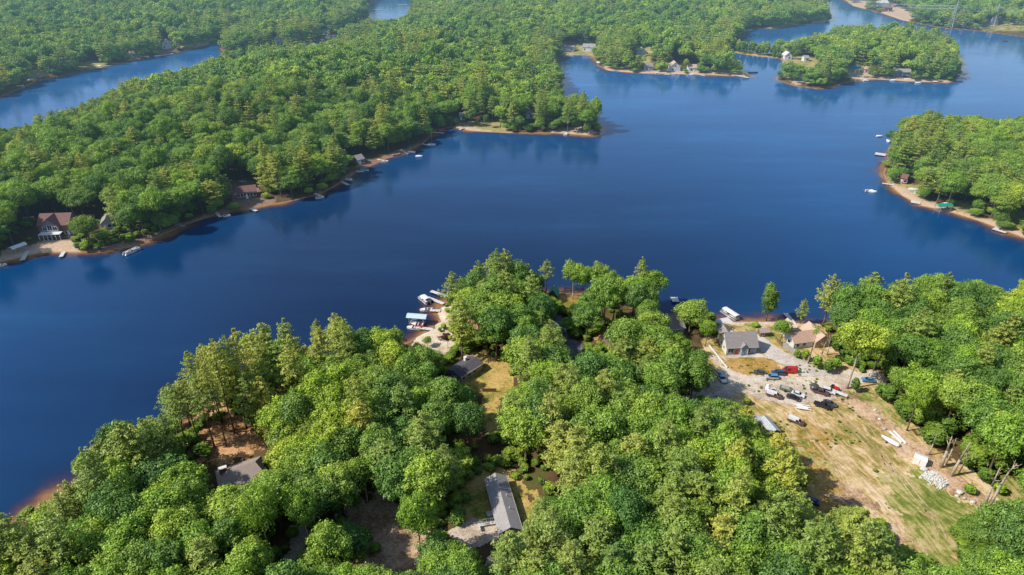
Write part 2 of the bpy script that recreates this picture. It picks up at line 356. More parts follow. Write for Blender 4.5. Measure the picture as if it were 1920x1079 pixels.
def cover(kind):
    def fn(X,Y,Z,sd):
        jx = (vnoise(X,Y,6,1)-0.5); jy = (vnoise(X,Y,6,2)-0.5)
        px, py = project(X, Y, np.full_like(X, GZ))
        px = px+jx*8; py = py+jy*4
        r = np.zeros(len(X))
        for poly, k in FAR_OPEN:
            if k == kind: r = np.maximum(r, inpoly(px,py,poly)*1.0)
        return r
    return fn
def terrain_mat():
    m, nt, o = newmat('forest_floor')
    def at(n):
        a = nt.nodes.new('ShaderNodeAttribute'); a.attribute_name = n; return a.outputs['Fac']
    n1 = noise(nt, 0.12, 6, 'World', 0.7); n2 = noise(nt, 1.2, 5, 'World', 0.7)
    base = ramp(nt, n1.outputs[0], [(0.3,(0.05,0.045,0.02)),(0.5,(0.14,0.085,0.045)),(0.62,(0.1,0.11,0.03)),(0.75,(0.26,0.16,0.085))])
    c = base.outputs[0]
    sand = ramp(nt, n2.outputs[0], [(0.3,(0.42,0.28,0.17)),(0.7,(0.66,0.5,0.36))]).outputs[0]
    grass = ramp(nt, n1.outputs[0], [(0.35,(0.15,0.2,0.04)),(0.5,(0.34,0.3,0.1)),(0.65,(0.5,0.36,0.2))]).outputs[0]
    brown = ramp(nt, n2.outputs[0], [(0.35,(0.2,0.11,0.07)),(0.65,(0.36,0.24,0.17))]).outputs[0]
    c = mixc(nt, at('brown'), c, brown); c = mixc(nt, at('grass'), c, grass); c = mixc(nt, at('sand'), c, sand)
    # wet orange sand by the water line
    bank = nt.nodes.new('ShaderNodeMapRange'); bank.inputs[1].default_value = 0.9; bank.inputs[2].default_value = 0.1; nt.links.new(at('sd'), bank.inputs[0])
    c = mixc(nt, bank.outputs[0], c, (0.36,0.22,0.12))
    fn = noise(nt, 4.0, 4, 'World', 0.8); c = mixc(nt, 0.6, c, fn.outputs[0], 'OVERLAY')
    p = nt.nodes.new('ShaderNodeBsdfPrincipled'); p.inputs['Roughness'].default_value = 0.95; p.inputs['Specular IOR Level'].default_value = 0.1
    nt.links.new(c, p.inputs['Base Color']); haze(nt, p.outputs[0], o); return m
ys = np.concatenate([np.linspace(-160,60,24,endpoint=False), np.geomspace(60,1500,430), np.array([1800,2400,3500,5500,9000.])])
us = np.linspace(-1.05,1.05,560)
ter = grid(ys, us, lambda X,Y,sd: landz(X,Y,sd), 'ground', terrain_mat(), {'sd': lambda X,Y,Z,sd: sd, 'sand': cover(1), 'grass': cover(2), 'brown': cover(3)})
struct(ter, 'brown forest floor and sandy banks under the woods round the lake', 'ground')

def water_mat():
    m, nt, o = newmat('lake_water')
    a = nt.nodes.new('ShaderNodeAttribute'); a.attribute_name = 'sd'
    n1 = noise(nt, 0.05, 4, 'World'); n1b = noise(nt, 0.006, 3, 'World')
    d = nt.nodes.new('ShaderNodeMath'); d.operation = 'MULTIPLY_ADD'; d.inputs[1].default_value = 14; d.inputs[2].default_value = -6.5; nt.links.new(n1.outputs[0], d.inputs[0])
    e = nt.nodes.new('ShaderNodeMath'); e.operation = 'ADD'; nt.links.new(a.outputs['Fac'], e.inputs[0]); nt.links.new(d.outputs[0], e.inputs[1])
    mr = nt.nodes.new('ShaderNodeMapRange'); mr.inputs[1].default_value = -9; mr.inputs[2].default_value = 0; nt.links.new(e.outputs[0], mr.inputs[0])
    deepn = ramp(nt, n1b.outputs[0], [(0.35,(0.004,0.020,0.066)),(0.65,(0.006,0.029,0.088))])
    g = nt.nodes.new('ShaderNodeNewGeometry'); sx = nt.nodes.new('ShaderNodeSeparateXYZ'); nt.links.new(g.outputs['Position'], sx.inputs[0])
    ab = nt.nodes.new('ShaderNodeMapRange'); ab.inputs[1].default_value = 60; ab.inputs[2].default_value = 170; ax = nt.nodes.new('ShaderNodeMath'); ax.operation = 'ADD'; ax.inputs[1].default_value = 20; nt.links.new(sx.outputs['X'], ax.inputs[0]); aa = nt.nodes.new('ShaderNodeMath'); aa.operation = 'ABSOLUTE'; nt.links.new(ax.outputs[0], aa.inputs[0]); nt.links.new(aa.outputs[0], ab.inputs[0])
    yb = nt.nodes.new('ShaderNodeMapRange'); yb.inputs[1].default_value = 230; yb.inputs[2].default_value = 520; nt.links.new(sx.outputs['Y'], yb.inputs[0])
    deep1 = mixc(nt, ab.outputs[0], deepn.outputs[0], (0.002,0.056,0.175))  # sky reflection painted into the blue, brighter away from mid-lake
    deepo = mixc(nt, yb.outputs[0], deep1, (0.018,0.115,0.315))  # paler blue painted in farther off, where more sky is mirrored
    r = ramp(nt, mr.outputs[0], [(0.0,(0,0,0)),(0.3,(0.02,0.02,0.02)),(0.6,(0.22,0.22,0.22)),(0.8,(0.6,0.6,0.6)),(1.0,(1,1,1))])
    shal = ramp(nt, mr.outputs[0], [(0.4,(0.045,0.018,0.012)),(0.75,(0.15,0.055,0.02)),(1.0,(0.3,0.15,0.06))])
    stm = nt.nodes.new('ShaderNodeMapping'); stm.inputs['Scale'].default_value = (.008,.03,1); nt.links.new(g.outputs['Position'], stm.inputs[0]); stn = noise(nt, 1.0, 6, vec=stm.outputs[0], rough=.65)
    str_ = ramp(nt, stn.outputs[0], [(0.35,(.8,.82,.86)),(0.55,(1,1,1)),(0.7,(1.5,1.35,1.2))]); deepo = mixc(nt, 1.0, deepo, str_.outputs[0], 'MULTIPLY')
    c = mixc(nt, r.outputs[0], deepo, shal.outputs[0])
    w1 = noise(nt, 0.9, 5, 'World', 0.7); w2 = noise(nt, 0.03, 4, 'World')
    bs = nt.nodes.new('ShaderNodeMapRange'); bs.inputs[1].default_value = 0.35; bs.inputs[2].default_value = 0.7; bs.inputs[3].default_value = 0.05; bs.inputs[4].default_value = 0.22; nt.links.new(w2.outputs[0], bs.inputs[0])
    b = nt.nodes.new('ShaderNodeBump'); b.inputs['Distance'].default_value = 0.25; nt.links.new(bs.outputs[0], b.inputs['Strength']); nt.links.new(w1.outputs[0], b.inputs['Height'])
    p = nt.nodes.new('ShaderNodeBsdfPrincipled'); p.inputs['IOR'].default_value = 1.4
    sm = nt.nodes.new('ShaderNodeMapping'); sm.inputs['Rotation'].default_value = (0,0,0); sm.inputs['Scale'].default_value = (.006,.022,1)
    nt.links.new(g.outputs['Position'], sm.inputs[0]); sn = noise(nt, 1.0, 5, vec=sm.outputs[0], rough=.6)
    rr_ = nt.nodes.new('ShaderNodeMapRange'); rr_.inputs[1].default_value = .35; rr_.inputs[2].default_value = .68; rr_.inputs[3].default_value = .03; rr_.inputs[4].default_value = .13; nt.links.new(sn.outputs[0], rr_.inputs[0]); nt.links.new(rr_.outputs[0], p.inputs['Roughness'])
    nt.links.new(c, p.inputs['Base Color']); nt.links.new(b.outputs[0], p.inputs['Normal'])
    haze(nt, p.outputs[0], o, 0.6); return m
wys = np.concatenate([np.linspace(-120,60,10,endpoint=False), np.geomspace(60,1450,420)])
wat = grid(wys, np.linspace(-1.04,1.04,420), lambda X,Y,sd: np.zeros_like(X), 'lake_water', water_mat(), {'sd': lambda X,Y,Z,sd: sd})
struct(wat, 'calm dark blue lake water with brown shallows along the banks', 'water')

# patches of open ground near the camera (draped sheets just above the ground)
def patch(name, polys, mat, off, res, label, cat, jag=1.2, minsd=0.0, holes=()):
    Ps = [np.array([P(a,b)[:2] for a,b in poly]) for poly in polys]
    allp = np.concatenate(Ps); x0,y0 = allp.min(0)-1; x1,y1 = allp.max(0)+1
    nx = int((x1-x0)/res)+2; ny = int((y1-y0)/res)+2
    gx = x0+np.arange(nx)*res; gy = y0+np.arange(ny)*res
    X = np.tile(gx, ny); Y = np.repeat(gy, nx)
    sd = shore(X, Y); Z = landz(X, Y, sd)+off
    cx = (X.reshape(ny,nx)[:-1,:-1]+res/2).ravel(); cy = (Y.reshape(ny,nx)[:-1,:-1]+res/2).ravel()
    jx = (vnoise(cx,cy,2.2,1)-0.5)*jag*2+(vnoise(cx,cy,0.7,4)-0.5)*jag; jy = (vnoise(cx,cy,2.2,2)-0.5)*jag*2+(vnoise(cx,cy,0.7,6)-0.5)*jag
    k = np.zeros(len(cx), bool)
    for p in Ps: k |= inpoly(cx+jx, cy+jy, p)
    k &= shore(cx,cy) > minsd
    i = (np.arange(ny-1)[:,None]*nx+np.arange(nx-1)[None,:]).ravel()[k]
    fc = np.stack([i,i+1,i+nx+1,i+nx],1)
    used, inv = np.unique(fc, return_inverse=True); inv = inv.reshape(fc.shape)
    me = bpy.data.meshes.new(name); me.from_pydata(np.stack([X,Y,Z],1)[used].tolist(), [], inv.tolist()); me.materials.append(mat); me.update()
    o = bpy.data.objects.new(name, me); COL.objects.link(o); struct(o, label, cat); return o

CLEAR = [(1345,600),(1400,602),(1440,603),(1490,606),(1530,604),(1550,620),(1565,660),(1600,690),(1650,690),(1670,725),(1680,760),(1720,810),(1770,850),(1860,905),(1925,905),(1960,960),(1900,965),(1880,1000),(1850,1100),(1600,1120),(1580,1000),(1480,980),(1440,880),(1380,790),(1230,775),(1225,745),(1300,735),(1320,700),(1315,640)]
patch('field', [CLEAR], M['field'], 0.03, 0.8, 'wide dry yellow field beside the parked cars', 'field', 1.5, 0.3)
patch('green_grass', [[(1600,735),(1640,735),(1680,775),(1700,800),(1670,790),(1620,760)], [(1640,890),(1720,880),(1790,930),(1850,980),(1800,1000),(1830,1100),(1760,1110),(1720,1040),(1680,960)], [(1480,810),(1520,830),(1560,880),(1540,890),(1500,850)], [(1870,880),(1960,880),(1960,960),(1870,950)],[(1400,605),(1430,606),(1445,640),(1425,650),(1400,615)],[(1480,655),(1560,690),(1560,720),(1510,700)]], M['greengrass'], 0.07, 0.6, 'green grass growing over the lower end of the dry field', 'grass', 3.2)
patch('orange_grass', [[(1475,822),(1520,850),(1580,920),(1620,960),(1600,990),(1530,960),(1490,880)],[(1500,790),(1540,800),(1570,850),(1530,850)],[(1390,690),(1430,680),(1470,690),(1480,700),(1430,705),(1390,700)]], M['orange'], 0.09, 0.6, 'patches of orange dried grass on the left side of the field', 'grass', 3.0)
patch('dirt_strip', [[(1590,735),(1620,745),(1680,800),(1740,850),(1790,890),(1870,950),(1925,955),(1920,975),(1850,960),(1770,915),(1700,860),(1640,800),(1590,760),(1560,745)],[(1640,970),(1665,975),(1705,1030),(1680,1040)],[(1540,930),(1600,910),(1640,950),(1600,965)]], M['dirt'], 0.11, 0.6, 'strip of bare reddish dirt along the right edge of the field', 'dirt', 2.0)
patch('gravel_lot', [[(1225,748),(1300,732),(1340,712),(1350,692),(1330,668),(1345,668),(1380,700),(1430,702),(1480,708),(1560,700),(1650,692),(1660,715),(1590,722),(1575,745),(1540,755),(1500,765),(1440,752),(1400,735),(1360,755),(1330,752),(1300,745),(1235,758)]], M['gravel'], 0.13, 0.5, 'pale gravel yard where the cars are parked', 'gravel')
patch('house_lawn', [[(1365,672),(1425,668),(1462,682),(1470,692),(1430,698),(1375,700),(1358,685)]], M['orange'], 0.15, 0.5, 'small patchy lawn in front of the grey cape house', 'lawn')
patch('driveway', [[(1418,640),(1424,655),(1440,672),(1480,690),(1490,706),(1535,706),(1568,702),(1530,690),(1480,665),(1450,648),(1430,632),(1412,622)],[(1361,668),(1425,664),(1440,672),(1400,671),(1362,673)]], M['drive'], 0.17, 0.4, 'curved grey driveway running down from the cape house', 'driveway', 0.25)
patch('shore_beach', [[(1345,600),(1530,604),(1535,614),(1480,612),(1430,611),(1390,612),(1350,606)]], M['sand'], 0.05, 0.5, 'narrow strip of sandy shore behind the cape house', 'beach', 0.6, -0.1)
patch('lawn', [[(838,690),(880,660),(935,668),(960,690),(966,715),(948,745),(935,765),(935,795),(950,818),(922,822),(905,785),(900,745),(880,725),(840,718)]], M['lawn'], 0.05, 0.5, 'sunlit yellow lawn beside the small dark roofed house', 'lawn')
patch('yard_grass', [[(835,880),(960,875),(1000,930),(1012,975),(990,1010),(930,1010),(850,985),(830,930)]], M['lawn'], 0.05, 0.3, 'shaded dry grass yard around the long ranch house', 'lawn', 2)
patch('beach', [[(768,646),(784,630),(812,616),(826,600),(818,586),(832,574),(855,572),(868,610),(866,650),(830,665),(800,655)]], M['sand'], 0.05, 0.4, 'pale sandy beach beside the covered boat lift', 'beach', 0.8, -0.1)
patch('pine_litter', [[(330,790),(400,757),(470,720),(510,730),(520,830),(470,860),(410,872),(350,850)],[(840,575),(870,560),(920,575),(900,620),(860,640)],[(560,695),(620,690),(640,720),(600,720)]], M['litter'], 0.05, 0.5, 'orange pine needle litter under the pines along the near shore', 'ground', 2, 0.2)
patch('dirt_clearing', [[(640,1100),(655,1040),(690,1010),(640,985),(640,950),(700,930),(760,950),(800,1000),(800,1100)]], M['dirt'], 0.05, 0.5, 'bare brown clearing at the bottom edge of the wood', 'ground', 2)
patch('dirt_track', [[(545,985),(585,985),(592,1030),(580,1100),(500,1100),(540,1035)]], M['gravel'], 0.05, 0.4, 'shaded dirt track coming out of the wood at the bottom', 'track', 0.5)
patch('ranch_driveway', [[(836,1000),(888,972),(930,985),(940,1010),(880,1030),(838,1022)]], M['gravel'], 0.07, 0.3, 'pale concrete driveway at the end of the long ranch house', 'driveway', 0.3)
patch('road', [[(1030,588),(1052,585),(1062,620),(1092,648),(1104,690),(1076,690),(1052,645),(1036,612)]], M['asphalt'], 0.05, 0.4, 'grey paved road running between the trees on the point', 'road', 0.3)
patch('shaded_track', [[(800,792),(822,812),(826,850),(816,900),(800,905),(806,850)],[(925,815),(955,812),(958,826),(925,830)]], M['drive'], 0.09, 0.4, 'shaded gravel track in the wood between the lawn and the ranch house', 'track', 0.5)
patch('point_yard', [[(1010,545),(1095,556),(1110,590),(1060,590),(1020,600),(1005,570)],[(1110,600),(1180,600),(1170,660),(1120,660)]], M['orange'], 0.04, 0.5, 'yellow sunlit yard among the trees at the tip of the point', 'yard', 1, 0.5)

def ruts(name, line, gap, w, label, seedv):
    pts = [P(a,b,0) for a,b in line]; fine=[]
    for a,b in zip(pts[:-1],pts[1:]):
        n = max(2,int((b-a).length/.8))
        for i in range(n): fine.append(a.lerp(b,i/n))
    m = MB(); zt = GZ+.125
    for s in (-1,1):
        prev=None
        for i in range(len(fine)-1):
            d = (fine[i+1]-fine[i]).normalized(); nn = Vector((-d.y,d.x,0)); wob = 1.1*(float(vnoise(i,seedv,9,2))-.5)
            ww = w*(.35+1.1*float(vnoise(i*1.0,seedv+s,2.5,5))); c = fine[i]+nn*(s*gap/2+wob)
            cur = (c-nn*ww/2, c+nn*ww/2)
            if prev and float(vnoise(i,seedv,6,7)) > .3: m.add([(p.x,p.y,zt) for p in (prev[0],prev[1],cur[1],cur[0])],[(0,1,2,3)])
            prev = cur
    o = m.build(name, M['rut']); struct(o,label,'tyre track')
M['rut'] = groundmat('rut_dirt', [(0.3,(0.36,0.25,0.14)),(0.6,(0.55,0.41,0.26)),(0.8,(0.66,0.52,0.36))], (0.1,0.6,4))
for i,(ln,lb) in enumerate((([(1500,765),(1530,800),(1580,860),(1640,930),(1700,1000),(1745,1070)],'left pair of worn tyre tracks running down the dry field'),([(1560,770),(1610,820),(1680,890),(1740,960),(1780,1040)],'right pair of worn tyre tracks running down the dry field'),([(1440,755),(1480,775),(1545,850),(1590,905)],'short tyre tracks from the gravel past the metal roofed shed'),([(1600,770),(1650,850),(1690,930),(1760,985)],'curving tyre tracks toward the white rock pile'))):
    ruts('tyre_tracks', ln, 1.3, .3, lb, i*13+3)

# ------------------------------------------------------------ tree templates
def leafmesh(name, C, Nrm, size, tone, mat, aspect=0.8):
    """C centres, Nrm normals (n,3), size (n,)"""
    n = len(C); Nrm = Nrm/np.maximum(np.linalg.norm(Nrm,axis=1,keepdims=True),1e-6)
    t = rng.normal(size=(n,3)); t -= (t*Nrm).sum(1,keepdims=True)*Nrm; t /= np.maximum(np.linalg.norm(t,axis=1,keepdims=True),1e-6)
    b = np.cross(Nrm, t); s = size[:,None]/2
    bend = Nrm*s*0.35
    q = np.stack([C-t*s*1.15, C-b*s*aspect+bend*rng.random((n,1)), C+t*s*1.15-bend*rng.random((n,1)), C+b*s*aspect+bend*rng.random((n,1))],1)
    me = bpy.data.meshes.new(name)
    me.vertices.add(4*n); me.vertices.foreach_set('co', q.ravel())
    me.loops.add(4*n); me.loops.foreach_set('vertex_index', np.arange(4*n))
    me.polygons.add(n); me.polygons.foreach_set('loop_start', np.arange(0,4*n,4)); me.polygons.foreach_set('loop_total', np.full(n,4))
    a = me.attributes.new('tone','FLOAT','POINT'); a.data.foreach_set('value', np.repeat(np.clip(tone,0,1),4).astype(np.float32))
    me.update(); me.materials.append(mat); return me
def rdir(n):
    v = rng.normal(size=(n,3)); return v/np.linalg.norm(v,axis=1,keepdims=True)
def broad_crown(name, mat, lobes=30, per=110, leaf=0.5, rx=4.8, rz=5.2, cz=11.5, lr=(1.3,2.4), low=-0.45, subs=3):
    C=[];Nn=[];S=[];T=[]
    A = rng.random()*6.28
    sub = [(np.array([math.cos(A+2.1*i)*rx*.3*rng.uniform(.5,1.1), math.sin(A+2.1*i)*rx*.3*rng.uniform(.5,1.1), rz*rng.uniform(-.22,.2)]), rng.uniform(.62,.82)) for i in range(subs)] if subs > 1 else [(np.zeros(3),1.0)]
    d = rdir(lobes*6); d = d[d[:,2] > low][:lobes]
    gr = 0.74+0.3*rng.random(len(d))
    for i, v in enumerate(d):
        so, ss = sub[i%len(sub)]
        r = rng.uniform(*lr)*rng.choice([.6,.85,1.0,1.15]); c = so+v*np.array([rx,rx,rz])*gr[i]*ss*(0.75 if i%5==0 else 1)
        c[2] += cz
        k = int(per*(r/1.8)**2)+8; e = rdir(k); e[:,2] = np.where(e[:,2] < -0.35, -e[:,2], e[:,2])
        rad = r*(0.62+0.5*rng.random(k))*(0.85+0.28*np.sin(e[:,0]*6+i)*np.cos(e[:,1]*7+i*2))
        p = c+e*rad[:,None]*np.array([1,1,0.78])
        C.append(p); Nn.append(e+np.array([0,0,0.4])+rng.normal(size=(k,3))*0.5)
        S.append(leaf*(0.5+0.9*rng.random(k)))
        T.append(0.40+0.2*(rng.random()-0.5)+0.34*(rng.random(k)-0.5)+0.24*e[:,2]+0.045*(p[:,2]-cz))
    for so, ss in sub:
        k = int(per*lobes*0.2/len(sub)*2); e = rdir(k); e = e[e[:,2] > low]; k = len(e)
        rad = .78+.3*rng.random(k)
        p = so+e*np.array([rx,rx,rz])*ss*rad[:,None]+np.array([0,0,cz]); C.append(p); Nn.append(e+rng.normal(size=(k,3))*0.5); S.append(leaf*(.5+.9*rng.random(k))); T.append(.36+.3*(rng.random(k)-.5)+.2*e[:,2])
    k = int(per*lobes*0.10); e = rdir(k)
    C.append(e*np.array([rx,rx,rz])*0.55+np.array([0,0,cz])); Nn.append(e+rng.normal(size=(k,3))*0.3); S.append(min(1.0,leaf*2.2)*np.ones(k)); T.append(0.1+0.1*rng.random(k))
    return leafmesh(name, np.concatenate(C), np.concatenate(Nn), np.concatenate(S), np.concatenate(T), mat)
def pine_crown(name, mat, h=21, base=6.0, L=3.9, levels=13, nb=6, per=30, leaf=0.75, flat=1.0):
    C=[];Nn=[];S=[];T=[]
    for i in range(levels):
        f = i/(levels-1); z = base+(h-base)*f**0.92
        LL = L*(1-f)**0.62*(0.55+0.6*min(1,f*3.5))+0.5
        a0 = rng.random()*6.28
        for j in range(nb if f < 0.9 else 4):
            if rng.random() < 0.12: continue
            a = a0+6.283*j/nb+rng.normal()*0.25; l = LL*(0.6+0.55*rng.random())
            k = int(per*(0.4+0.6*l/L)); u = rng.random(k)**0.65
            wid = 0.2+0.75*np.sin(np.clip(u,0.05,1)*2.6)
            s = rng.normal(size=k)*0.42*wid*(l/2.6)
            x = l*u; zz = z+0.16*x*flat*(0.5+f)+rng.normal(size=k)*0.16-0.05*x*x/ max(l,1)*0.6
            p = np.stack([np.cos(a)*x-np.sin(a)*s, np.sin(a)*x+np.cos(a)*s, zz],1)
            C.append(p); nn = np.stack([0.25*np.cos(a)*np.ones(k), 0.25*np.sin(a)*np.ones(k), np.ones(k)],1)+rng.normal(size=(k,3))*0.45
            Nn.append(nn); S.append(leaf*(0.55+0.8*rng.random(k))*(0.75+0.25*(1-f)))
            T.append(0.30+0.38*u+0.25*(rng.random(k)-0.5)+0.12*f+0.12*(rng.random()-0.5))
    return leafmesh(name, np.concatenate(C), np.concatenate(Nn), np.concatenate(S), np.concatenate(T), mat, 0.42)
def trunk_mesh(name, h, r, mat, limbs=5, lz=(0.35,0.7), ll=3.5, sides=7, bend=0.25):
    m = MB(); pts=[]; rs=[]
    ox, oy = 0, 0
    for i in range(6):
        f = i/5; pts.append((ox,oy,h*f-0.3 if i == 0 else h*f)); rs.append(r*(1.25 if i == 0 else 1)*(1-0.8*f)); ox += random.uniform(-bend,bend); oy += random.uniform(-bend,bend)
    m.path(pts, rs, sides)
    for k in range(limbs):
        f = random.uniform(*lz); i = min(4,int(f*5)); t = f*5-i
        p = Vector(pts[i]).lerp(Vector(pts[i+1]), t); a = 6.28*k/limbs+random.uniform(-.5,.5); l = ll*random.uniform(0.7,1.1)
        q = p+Vector((math.cos(a)*l*0.55, math.sin(a)*l*0.55, l*0.45)); e = p+Vector((math.cos(a)*l*0.95, math.sin(a)*l*0.95, l*1.1))
        m.path([p,q,e],[r*0.42*(1-f*0.4),r*0.26,r*0.08],5)
    return m.mesh(name, mat, True)
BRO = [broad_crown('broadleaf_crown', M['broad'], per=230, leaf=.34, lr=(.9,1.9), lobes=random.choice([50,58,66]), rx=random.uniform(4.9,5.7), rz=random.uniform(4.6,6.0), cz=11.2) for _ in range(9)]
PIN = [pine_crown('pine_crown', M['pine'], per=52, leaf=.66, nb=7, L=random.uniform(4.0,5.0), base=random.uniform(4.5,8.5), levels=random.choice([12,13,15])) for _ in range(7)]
BTR = [trunk_mesh('broadleaf_trunk', 13.5, 0.28, M['bark'], 6, (0.35,0.75), 4.2) for _ in range(3)]
PTR = [trunk_mesh('pine_trunk', 20.5, 0.26, M['bark'], 8, (0.3,0.9), 1.6, bend=0.15) for _ in range(3)]
FBRO = [broad_crown('far_broadleaf_crown', M['broad'], lobes=20, per=60, leaf=.85, rx=random.uniform(4.4,5.4), rz=random.uniform(4,5.4), cz=11.0, lr=(1.3,2.7), low=-0.3) for _ in range(9)]
FPIN = [pine_crown('far_pine_crown', M['pine'], L=random.uniform(3.6,4.6), base=5.0, levels=9, nb=5, per=16, leaf=1.15) for _ in range(6)]
BH, PH = 17.0, 21.0     # template heights

# ------------------------------------------------------------ where trees may stand
WV = [(0,493),(40,484),(80,474),(150,474),(200,471),(250,463),(300,441),(345,421),(400,403),(440,394),(480,388),(540,378),(590,366),(625,352),(640,342),(665,324),(700,306),(740,293),(765,286),(790,275),(803,262),(812,248),(850,241),(880,247),(950,251),(1040,251),(1110,256),(1128,250),(1136,215),(1125,190),(1100,172),(1080,170),(1062,181),(1050,175),(1052,165),(1060,150),(1050,130),(1043,112),(1043,102),(1110,106),(1120,123),(1140,134),(1200,139),(1330,142),(1408,146),(1400,136),(1396,120),(1405,111),(1440,120),(1455,128),(1463,135),(1453,148),(1470,156),(1500,162),(1540,168),(1560,161),(1600,153),(1650,150),(1700,154),(1780,157),(1795,148),(1802,120),(1794,105),(1799,90),(1782,70),(1765,61),(1800,63),(1860,66),(1925,72),
      (1925,222),(1880,220),(1840,218),(1800,214),(1770,211),(1758,203),(1745,211),(1720,219),(1705,213),(1690,226),(1668,245),(1660,265),(1661,290),(1665,302),(1658,312),(1655,327),(1665,347),(1690,368),(1730,387),(1780,399),(1820,411),(1870,428),(1925,449),
      (1925,547),(1890,542),(1850,532),(1810,520),(1800,510),(1760,512),(1720,507),(1680,507),(1620,499),(1570,507),(1532,517),(1522,540),(1527,557),(1500,567),(1487,580),(1500,603),(1440,604),(1400,604),(1380,600),(1345,598),(1325,592),(1318,572),(1290,562),(1255,565),(1235,582),(1240,560),(1252,525),(1225,510),(1205,500),(1200,486),(1180,488),(1175,510),(1178,530),(1160,525),(1150,540),(1135,500),(1120,492),(1085,487),(1045,492),(1045,530),(1035,545),(1035,500),(1010,495),(985,488),(970,477),(935,468),(915,491),(885,506),(870,516),(840,511),(833,540),(835,565),(826,590),(822,600),(805,620),(790,630),(768,642),(755,617),(725,612),(690,617),(660,627),(655,603),(635,592),(620,602),(585,602),(588,625),(575,660),(565,640),(560,620),(535,592),(510,603),(490,609),(460,632),(430,627),(400,642),(370,662),(342,672),(345,702),(310,722),(305,747),(315,767),(290,777),(255,797),(235,787),(200,787),(185,802),(180,822),(160,842),(140,857),(135,882),(120,912),(90,937),(60,947),(28,952),(25,987),(0,992)]
WV2 = [(-5,182),(30,165),(60,151),(120,141),(200,126),(260,113),(320,99),(400,86),(408,97),(403,106),(340,126),(280,141),(222,151),(192,176),(150,196),(127,204),(82,206),(64,216),(60,232),(20,240),(-5,240)]
WV3 = [(700,6),(718,6),(735,8),(768,12),(765,25),(742,35),(720,36),(700,33),(690,30)]
WV4 = [(1340,100),(1345,92),(1375,86),(1388,76),(1385,66),(1400,56),(1430,56),(1500,50),(1545,46),(1560,40),(1556,22),(1548,8),(1560,6),(1600,14),(1640,20),(1700,40),(1640,44),(1600,42),(1565,48),(1555,62),(1540,60),(1500,72),(1475,80),(1460,95),(1455,104),(1420,98),(1380,93),(1350,90)]
WV5 = [(1345,102),(1380,102),(1420,108),(1455,112),(1468,122),(1462,132),(1440,122),(1405,112),(1397,118),(1380,108)]
WV6 = [(548,88),(580,78),(610,72),(645,62),(640,68),(600,80)]
